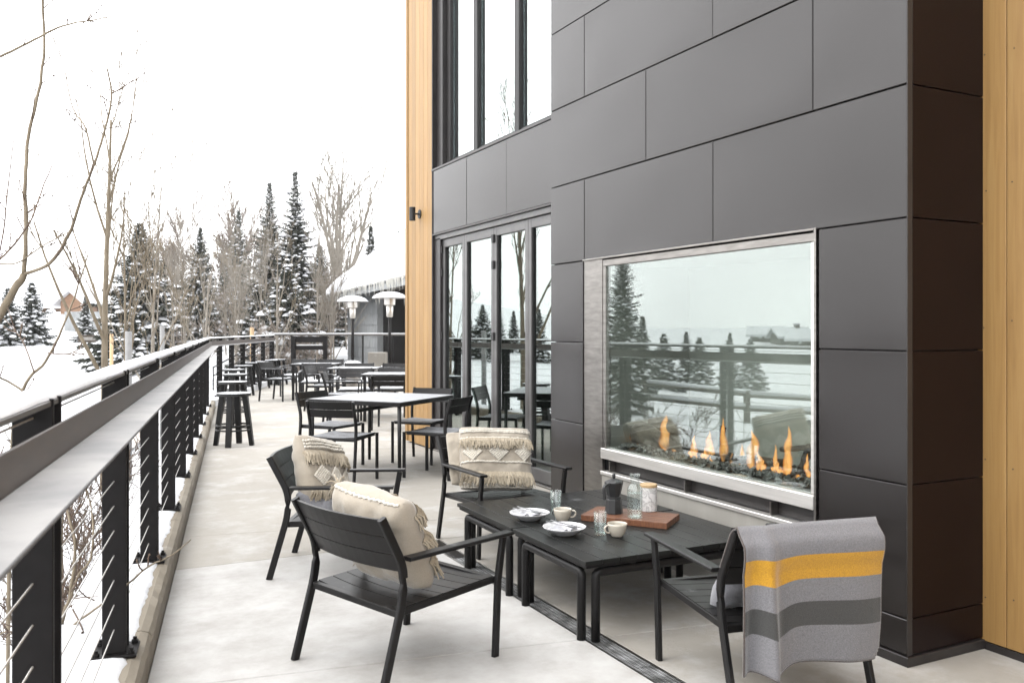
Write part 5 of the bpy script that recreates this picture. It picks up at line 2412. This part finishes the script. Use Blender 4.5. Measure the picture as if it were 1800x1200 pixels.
def limb(parent, pts, r0, r1, seed, mat, name='branch', twigs=6, tl=.22):
    rr = random.Random(seed)
    P = [Vector(p) for p in pts]
    # smooth through the points
    out = []
    for i in range(len(P) - 1):
        p0 = P[max(0, i - 1)]
        p1, p2 = P[i], P[i + 1]
        p3 = P[min(len(P) - 1, i + 2)]
        for k in range(6):
            t = k / 6
            out.append(.5 * ((2 * p1) + (p2 - p0) * t + (2 * p0 - 5 * p1 + 4 * p2 - p3) * t * t + (3 * p1 - p0 - 3 * p2 + p3) * t ** 3))
    out.append(P[-1])
    n = len(out)
    out = [p + Vector((nz3(i * .5, seed), nz3(i * .5, seed + 4), nz3(i * .5, seed + 8))) * r0 * .5 for i, p in enumerate(out)]
    rad = [r0 + (r1 - r0) * (i / (n - 1)) for i in range(n)]
    rad = [q * (1 + .18 * max(0, nz3(i * 1.7, seed + 2))) for i, q in enumerate(rad)]
    bm = tube(bmesh.new(), out, rad, 8)
    o = obj(name, bm, mat, parent, smooth=True)
    o.matrix_parent_inverse = Matrix.Translation(-parent.location)
    tw = bmesh.new()
    for k in range(twigs):
        i = int(rr.uniform(.15, 1) * (n - 2))
        d = (out[i + 1] - out[i]).normalized()
        ax = d.orthogonal()
        ax.rotate(Matrix.Rotation(rr.random() * 6.28, 3, d))
        nd = (d * .8 + ax * rr.uniform(.5, 1.1)).normalized()
        L = tl * rr.uniform(.25, 1)
        p = out[i]
        q1 = p + nd * L * .5 + Vector((0, 0, .01))
        q2 = p + nd * L + Vector((0, 0, .04 * L / tl))
        tube(tw, [p, q1, q2], [.0035, .003, .0018], 5)
        for e in range(rr.randint(1, 4)):
            c = q1.lerp(q2, rr.random())
            M = Matrix.Translation(c + Vector((rr.uniform(-1, 1), rr.uniform(-1, 1), rr.uniform(-1, 1))) * .004) @ Matrix.Rotation(rr.random() * 3, 4, 'X') @ Matrix.Diagonal((.004, .004, .008, 1))
            bmesh.ops.create_icosphere(tw, subdivisions=1, radius=1, matrix=M)
    if twigs:
        q = obj('twig', tw, TWIG_RED, o, smooth=True, kind='stuff')
    return out


def pt(px, py, dep):
    p = V((px - 900) / 1530 * dep, dep)
    return Vector((p.x, p.y, 1.45 + (578 - py) / 1530 * dep))


D0 = 5.2
na_ = thing('near_aspen', 'near bare aspen with forked budding branches reaching in beyond the railing', 'tree', on_ground(px_lat(-190, D0), D0, 0))
fork = pt(42, 482, D0)
base = on_ground(px_lat(-190, D0), D0, -.1)
limb(na_, [base, pt(-120, 800, D0), pt(-45, 640, D0), pt(5, 545, D0), fork], .033, .019, 1, BARK, 'trunk', 0)
limb(na_, [fork, pt(46, 400, D0 + .02), pt(44, 330, D0 + .05), pt(50, 240, D0 + .1), pt(68, 160, D0 + .15), pt(78, 80, D0 + .2), pt(74, -20, D0 + .2), pt(78, -140, D0 + .3)], .013, .006, 2, BARK, twigs=10)
limb(na_, [fork, pt(88, 462, D0 - .05), pt(122, 410, D0 - .1), pt(142, 350, D0 - .12), pt(165, 290, D0 - .1), pt(188, 215, D0 - .05), pt(196, 165, D0), pt(188, 120, D0)], .011, .0045, 3, BARK, twigs=9)
limb(na_, [pt(165, 290, D0 - .1), pt(150, 225, D0 - .1), pt(128, 190, D0), pt(114, 125, D0)], .006, .0025, 4, BARK, twigs=4)
limb(na_, [pt(196, 165, D0), pt(222, 150, D0 + .1), pt(239, 135, D0 + .15)], .0045, .002, 5, TWIG_RED, twigs=3, tl=.12)
limb(na_, [pt(-60, 120, D0), pt(0, 100, D0), pt(60, 70, D0), pt(110, 46, D0), pt(160, 36, D0), pt(200, 29, D0)], .009, .003, 6, BARK, twigs=7, tl=.14)
limb(na_, [pt(-40, 470, D0 - .2), pt(0, 455, D0 - .2), pt(50, 395, D0 - .15), pt(75, 330, D0 - .1), pt(92, 290, D0)], .007, .003, 7, TWIG_RED, twigs=7, tl=.12)
limb(na_, [pt(-30, 480, D0 + .3), pt(0, 440, D0 + .3), pt(14, 330, D0 + .3), pt(26, 228, D0 + .3)], .006, .0025, 8, TWIG_RED, twigs=6, tl=.12)
limb(na_, [pt(-20, 463, D0 + .1), pt(30, 462, D0), pt(70, 435, D0), pt(120, 408, D0)], .0055, .003, 9, BARK, twigs=3, tl=.1)

D1 = 4.4
sap = thing('near_sapling', 'young bare sapling close behind the handrail with small dark buds', 'tree', on_ground(px_lat(-20, D1), D1, 0))
b0 = on_ground(px_lat(10, D1), D1, -.05)
limb(sap, [b0, pt(20, 820, D1), pt(40, 686, D1), pt(80, 635, D1 + .05), pt(108, 580, D1 + .05), pt(135, 510, D1 + .1), pt(155, 445, D1 + .1)], .010, .003, 21, BARK, 'trunk', 8, .16)
limb(sap, [pt(40, 686, D1), pt(10, 668, D1), pt(-20, 655, D1 - .1)], .006, .004, 22, BARK, twigs=3, tl=.1)
limb(sap, [pt(84, 620, D1 + .05), pt(118, 622, D1), pt(146, 610, D1)], .004, .002, 23, TWIG_RED, twigs=4, tl=.1)
limb(sap, [pt(60, 655, D1), pt(40, 600, D1 + .1), pt(8, 560, D1 + .2)], .004, .002, 24, TWIG_RED, twigs=4, tl=.1)

D2 = 3.9
shb = thing('near_shrub', 'thin bare shrub with reddish buds pushing through the cables by the first posts', 'shrub', on_ground(px_lat(100, D2), D2, 0))
b0 = on_ground(px_lat(112, D2), D2, -.05)
limb(shb, [b0, pt(118, 1180, D2), pt(108, 1105, D2), pt(124, 1040, D2), pt(132, 960, D2), pt(116, 885, D2 + .1), pt(112, 820, D2 + .1)], .011, .004, 31, BARK, 'trunk', 12, .1)
limb(shb, [pt(124, 1050, D2), pt(138, 1010, D2), pt(158, 985, D2), pt(164, 940, D2), pt(160, 890, D2 + .1), pt(148, 850, D2 + .1)], .006, .003, 32, BARK, twigs=6, tl=.1)
limb(shb, [pt(116, 1108, D2), pt(150, 1082, D2 - .05), pt(205, 1042, D2 - .25), pt(260, 996, D2 - .35), pt(302, 975, D2 - .4), pt(335, 948, D2 - .45)], .006, .002, 33, BARK, twigs=5, tl=.07)
limb(shb, [pt(128, 1070, D2), pt(146, 1110, D2 - .1), pt(150, 1160, D2 - .1), pt(160, 1185, D2 - .1)], .004, .002, 34, TWIG_RED, twigs=6, tl=.08)
limb(shb, [b0, pt(60, 1150, D2), pt(20, 1110, D2), pt(-10, 1120, D2)], .006, .003, 35, BARK, twigs=8, tl=.12)
limb(shb, [b0 + Vector((-.1, .1, 0)), pt(90, 1120, D2 + .2), pt(104, 1060, D2 + .2), pt(140, 1050, D2 + .1), pt(172, 1048, D2)], .006, .002, 36, TWIG_RED, twigs=8, tl=.1)
bm = None
for k, (px, dep, hh, ln) in enumerate(((150, 6.3, .9, .4), (110, 7.5, 1.4, -.5), (215, 8.5, 1.2, .3), (70, 6.0, 1.1, .5))):
    g = on_ground(px_lat(px, dep), dep, -.05)
    s_ = bare_tree('low_shrub', ('low bare shrub seen through the cables behind the second post', 'bare shrub on the snow between the path and the first post',
                                 'bare shrub seen through the cables behind the third post', 'bare shrub nearest the path seen under the drink shelf')[k],
                   g, SHRUB, (BARK, TWIG_RED), 'low bare shrubs behind the railing', k * 1.7, hh / 2.2, 'shrub')

# ------------------------------------------------ stakes, posts, sign on the snow
def stake(name, label, px, y0, y1, dep, r, mat, cat):
    a, b = pt(px, y1, dep), pt(px, y0, dep)
    g = ground_z(a.x, a.y)
    bm = tube(bmesh.new(), [(0, 0, min(g - .2, a.z) - a.z), (0, 0, b.z - a.z)], r, 10)
    o = obj(name, bm, mat, smooth=True)
    o.location = a
    return tag(o, label, cat)


stake('marker_post', 'grey round marker post on the snow right of the thick aspen stem', 226, 582, 655, 14, .052, GALV, 'post')
stake('marker_post', 'grey round marker post on the snow below the leaning aspen', 285, 572, 640, 17, .045, GALV, 'post')
stake('wooden_stake', 'short orange wooden stake in front of the broad spruce', 196, 587, 622, 24, .05, STAKE, 'stake')
stake('wooden_stake', 'orange wooden stake seen between the posts at the railing bend', 443, 575, 640, 28, .07, STAKE, 'stake')
sg = thing('direction_sign', 'small dark arrow board sign on the snow before the cabin', 'sign', on_ground(px_lat(156, 34), 34), -YAW)
zs = 1.45 - 17 / 1530 * 34 - sg.location.z
bm = prism([(-.42, -.09), (-.33, -.15), (.36, -.15), (.36, .15), (-.33, .15), (-.42, .09)], -.02, .02)
o = obj('sign_board', bm, TRUNK_D, sg)
o.rotation_euler = (R(90), 0, 0)
o.location = (0, 0, zs)
obj('sign_panel', B(-.22, .3, -.026, -.021, zs - .06, zs + .06), STEEL_D, sg)
obj('post', B(-.04, .04, .02, .1, -.3, zs + .1), TRUNK_D, sg)

# ================================================================== far buildings
def cabin(name, label, px, ybase, dep, rz, W, D_, Hh, roof_h, chim_=True, wallm=CABIN):
    p = on_ground(px_lat(px, dep), dep)
    zb_ = 1.45 + (578 - ybase) / 1530 * dep
    t = thing(name, label, 'cabin', (p.x, p.y, zb_), rz)
    body = prism([(-W, -D_), (W, -D_), (W, D_), (-W, D_)], -4, Hh)
    obj('wall', body, wallm, t)
    bm = bmesh.new()
    v = [bm.verts.new(q) for q in [(-W, -D_, Hh), (-W, D_, Hh), (-W, 0, Hh + roof_h), (W, -D_, Hh), (W, D_, Hh), (W, 0, Hh + roof_h)]]
    for q in ((0, 1, 2), (3, 5, 4), (0, 2, 5, 3), (1, 4, 5, 2)):
        bm.faces.new([v[i] for i in q])
    obj('gable', bm, wallm, t)
    e = .5
    for s_ in (-1, 1):
        bm = bmesh.new()
        k = roof_h / D_
        pts = [(-W - e, s_ * (D_ + e), Hh - k * e), (W + e, s_ * (D_ + e), Hh - k * e), (W + e, 0, Hh + roof_h), (-W - e, 0, Hh + roof_h)]
        a = [bm.verts.new(q) for q in pts]
        b = [bm.verts.new((q[0], q[1], q[2] + .28)) for q in pts]
        bm.faces.new(a)
        bm.faces.new(b)
        for i in range(4):
            bm.faces.new((a[i], a[(i + 1) % 4], b[(i + 1) % 4], b[i]))
        obj('snow_roof', bm, SNOW_FINE, t)
    for xx in (-W * .5, W * .35):
        f_ = obj('window', B(xx - .2, xx + .2, -D_ - .06, -D_ - .005, Hh * .35, Hh * .75), TRUNK_D, t)
        obj('pane', B(xx - .16, xx + .16, -D_ - .085, -D_ - .062, Hh * .4, Hh * .7), HIGH_GLASS, f_)
    if chim_:
        c = obj('chimney', B(-W * .6, -W * .6 + .5, -.25, .25, Hh, Hh + roof_h + .5), wallm, t)
        obj('snow', B(-W * .6 - .08, -W * .6 + .58, -.33, .33, Hh + roof_h + .501, Hh + roof_h + .7, .05), SNOW_FINE, c)
    return t


cabin('log_cabin', 'brown timber cabin with snowy roofs on the slope above the snow field', 116, 560, 82, R(-10), 1.9, 1.1, 1.3, .8, False)
cabin('timber_house', 'orange brown timber house with a gable right of the brown cabin', 147, 565, 78, R(52), 1.5, 1.15, 1.75, .9, False)
g = tag(obj('shed', prism([(-1.2, -1), (1.2, -1), (1.2, 1), (-1.2, 1)], -2, 1.1), SHINGLE), 'small grey shed below the timber house', 'shed')
g.location = on_ground(px_lat(148, 60), 60, .2)
# houses mirrored in the fireplace glass
for k, (x, yq, rz) in enumerate(((-66.68, 75, .3), (-64.84, 70, 1.2), (-72.26, 85, .8))):
    W, D_, Hh, rh = 1.8, 1.2, .9, .75
    t = cabin('field_house', ('snow roofed house far across the field, mirrored right of the trees', 'second snow roofed house across the field, mirrored near the glass edge',
                              'third snow roofed house across the field, mirrored above the young spruces')[k], 0, 578, 30, rz, W, D_, Hh, rh, k == 0, TRUNK_D)
    t.location = (x, yq, ground_z(x, yq) + .1)

# rail fence on the field, mirrored in the glass
fn = thing('rail_fence', 'snow laden split rail fence crossing the open field', 'fence', (-12, 18, ground_z(-12, 18)))
fl = Vector(fn.location)
pp = [Vector((-8 - 3.0 * k, 20.5 - .9 * k, 0)) for k in range(11)]
for p in pp:
    p.z = ground_z(p.x, p.y)
for k, p in enumerate(pp):
    obj('post', B(p.x - .07 - fl.x, p.x + .07 - fl.x, p.y - .07 - fl.y, p.y + .07 - fl.y, p.z - .3 - fl.z, p.z + .95 - fl.z), TRUNK_D, fn)
    if k + 1 < len(pp):
        q = pp[k + 1]
        for zz in (.4, .8):
            r_ = obj('rail', tube(bmesh.new(), [p + Vector((0, 0, zz)) - fl, q + Vector((0, 0, zz + .03)) - fl], .055, 7), TRUNK_D, fn)
            obj('snow', tube(bmesh.new(), [p + Vector((0, 0, zz + .09)) - fl, q + Vector((0, 0, zz + .12)) - fl], .065, 7), SNOW_FINE, r_, smooth=True)

# ---- snowy lodge beyond the terrace
lod = thing('lodge', 'grey shingled lodge with thick snow on its roof and icicles along the eave', 'lodge', V(-7.0, 34, 0))
LL = Vector(lod.location)


def lp(name, bm, mat, parent=None, **k):
    o = obj(name, bm, mat, parent or lod, **k)
    if parent is None:
        o.matrix_parent_inverse = Matrix.Translation(-LL)
    return o


EA = V(-8.8, 39.6, 2.85)      # far end of the eave
EB = V(-2.86, 23.4, 2.85)     # near end, behind the pier
ed = (EB - EA).normalized()
en = Vector((-ed.y, ed.x, 0))
if en.dot(V(1, 0, 0) - V(0, 0, 0)) < 0:
    en = -en
RA, RB = EA + en * 6 + Vector((0, 0, 4.6)), EB + en * 6 + Vector((0, 0, 4.6))
bm = bmesh.new()
lo = [EA, EB, RB, RA]
NB = 26
th = .32
grid = []
for i in range(NB + 1):
    row = []
    for j in range(9):
        t_, w_ = i / NB, j / 8
        p = EA.lerp(EB, t_).lerp(RA.lerp(RB, t_), w_)
        h_ = th * (1 - .75 * (1 - min(1, w_ / .12)) ** 2) * (1 - .6 * (1 - min(1, t_ / .05)) ** 2)
        row.append(bm.verts.new(p + Vector((0, 0, h_ + .015 * nz3(t_ * 9, w_ * 4)))))
    grid.append(row)
for i in range(NB):
    for j in range(8):
        bm.faces.new((grid[i][j], grid[i + 1][j], grid[i + 1][j + 1], grid[i][j + 1]))
under = [[bm.verts.new(EA.lerp(EB, i / NB).lerp(RA.lerp(RB, i / NB), j / 8)) for j in (0, 8)] for i in range(NB + 1)]
for i in range(NB):
    bm.faces.new((under[i][0], under[i][1], under[i + 1][1], under[i + 1][0]))
    bm.faces.new((under[i][0], under[i + 1][0], grid[i + 1][0], grid[i][0]))
bm.faces.new([under[0][0]] + grid[0] + [under[0][1]])
rs = lp('snow_roof', bm, SNOW_FINE, smooth=True)
bm = bmesh.new()
a = [bm.verts.new(p + Vector((0, 0, dz)) + en * .05) for p in (EA, EB) for dz in (-.02, -.2)]
c = [bm.verts.new(p + Vector((0, 0, dz)) + en * .12) for p in (EA, EB) for dz in (-.02, -.2)]
for q in ((0, 2, 3, 1),):
    bm.faces.new([a[i] for i in q])
    bm.faces.new([c[i] for i in q][::-1])
bm.faces.new((a[0], c[0], c[2], a[2]))
bm.faces.new((a[1], a[3], c[3], c[1]))
bm.faces.new((a[0], a[1], c[1], c[0]))
bm.faces.new((a[2], c[2], c[3], a[3]))
lp('eave_board', bm, SHINGLE)
bm = bmesh.new()
v = [bm.verts.new(p) for p in (EA + en * .1 + Vector((0, 0, -.03)), EB + en * .1 + Vector((0, 0, -.03)), EB + en * 5.8 + Vector((0, 0, 4.35)), EA + en * 5.8 + Vector((0, 0, 4.35)))]
bm.faces.new(v)
lp('soffit', bm, SHINGLE)
# gable end wall and shingled long wall
Lw = (EB - EA).length
wa = EA + en * .9 + ed * 2.6
wa.z = 0
cut = 6.4                       # the shingled stretch, then the dark porch opening
rows, cols = 9, 11
sh_me = {}
wall_h = 3.1
rr = random.Random(9)
for i in range(rows):
    for j in range(cols + 1):
        w = cut / cols
        x0 = j * w - (w / 2 if i % 2 else 0)
        x1 = x0 + w
        x0, x1 = max(0, x0), min(cut, x1)
        if x1 - x0 < .05:
            continue
        z0 = -.5 + i * .42
        bm = bmesh.new()
        t0 = .02 + rr.uniform(0, .015)
        for xx, zz, d_ in ((x0 + .008, z0, t0), (x1 - .008, z0, t0), (x1 - .008, z0 + .43, .004), (x0 + .008, z0 + .43, .004)):
            bm.verts.new(wa + ed * xx - en * d_ + Vector((0, 0, zz)))
            bm.verts.new(wa + ed * xx + Vector((0, 0, zz)))
        bm.verts.ensure_lookup_table()
        q = bm.verts
        for f4 in ((0, 2, 4, 6), (1, 7, 5, 3), (0, 1, 3, 2), (2, 3, 5, 4), (4, 5, 7, 6), (6, 7, 1, 0)):
            bm.faces.new([q[k] for k in f4])
        lp('shingle', bm, SHINGLE)


def wallbox(name, x0, x1, d0, d1, z0, z1, mat):
    bm = bmesh.new()
    pts = [wa + ed * x + en * d + Vector((0, 0, z)) for x in (x0, x1) for d in (d0, d1) for z in (z0, z1)]
    v = [bm.verts.new(p) for p in pts]
    for f4 in ((0, 1, 3, 2), (4, 6, 7, 5), (0, 4, 5, 1), (2, 3, 7, 6), (0, 2, 6, 4), (1, 5, 7, 3)):
        bm.faces.new([v[i] for i in f4])
    lp(name, bm, mat)


wallbox('wall', 0, cut, .002, .2, -1.2, wall_h, SHINGLE)
wallbox('gable_wall', -.001, .2, .2, 5, -1.2, wall_h - .1, SHINGLE)
wallbox('porch_back', cut, Lw - 2.6, 2.6, 2.8, -1.2, 5, RUBBER)
wallbox('porch_side', cut - .2, cut - .001, .2, 2.6, -1.2, 3.0, RUBBER)
wallbox('porch_floor', cut, Lw - 2.6, .2, 2.6, -.4, -.05, BASEC)
wallbox('porch_beam', cut + .01, Lw - 2.6, .05, .25, 2.75, 3.05, TRUNK_D)
for k in range(9):
    wallbox('porch_step', cut + .6, cut + 4, .9 + .12 * k, 1.0 + .12 * k, .1 + k * .12, .14 + k * .12, POST)
bm = bmesh.new()
rr = random.Random(4)
for k in range(190):
    t_ = rr.random()
    p = EA.lerp(EB, t_) - en * rr.uniform(-.02, .10)
    p.z += .06
    L = rr.uniform(.06, .42) * (1.7 if rr.random() < .1 else 1)
    tube(bm, [p, p - Vector((0, 0, L * .4)), p - Vector((0, 0, L))], [rr.uniform(.012, .028), .012, .002], 5)
lp('icicles', bm, ICE, kind='stuff')

# snow shoulder of ground the lodge stands on
bm = prism([tuple(V(-12, 27))[:2], tuple(V(9, 25))[:2], tuple(V(16, 40))[:2], tuple(V(-14, 44))[:2]], -1.4, -.08)
struct(obj('lodge_ground', bm, SNOW))

# ================================================================== thin frosty air
hz_m = bpy.data.materials.new('frosty_air')
hz_m.use_nodes = True
hn, hl = hz_m.node_tree.nodes, hz_m.node_tree.links
hn.remove(hn['Principled BSDF'])
pv = hn.new('ShaderNodeVolumePrincipled')
pv.inputs['Color'].default_value = (0.93, 0.95, 0.97, 1)
pv.inputs['Density'].default_value = HAZE
hl.new(pv.outputs[0], hn['Material Output'].inputs['Volume'])
hz = obj('haze', B(-330, 330, -330, 330, -6, 22), hz_m)
hz['kind'] = 'stuff'
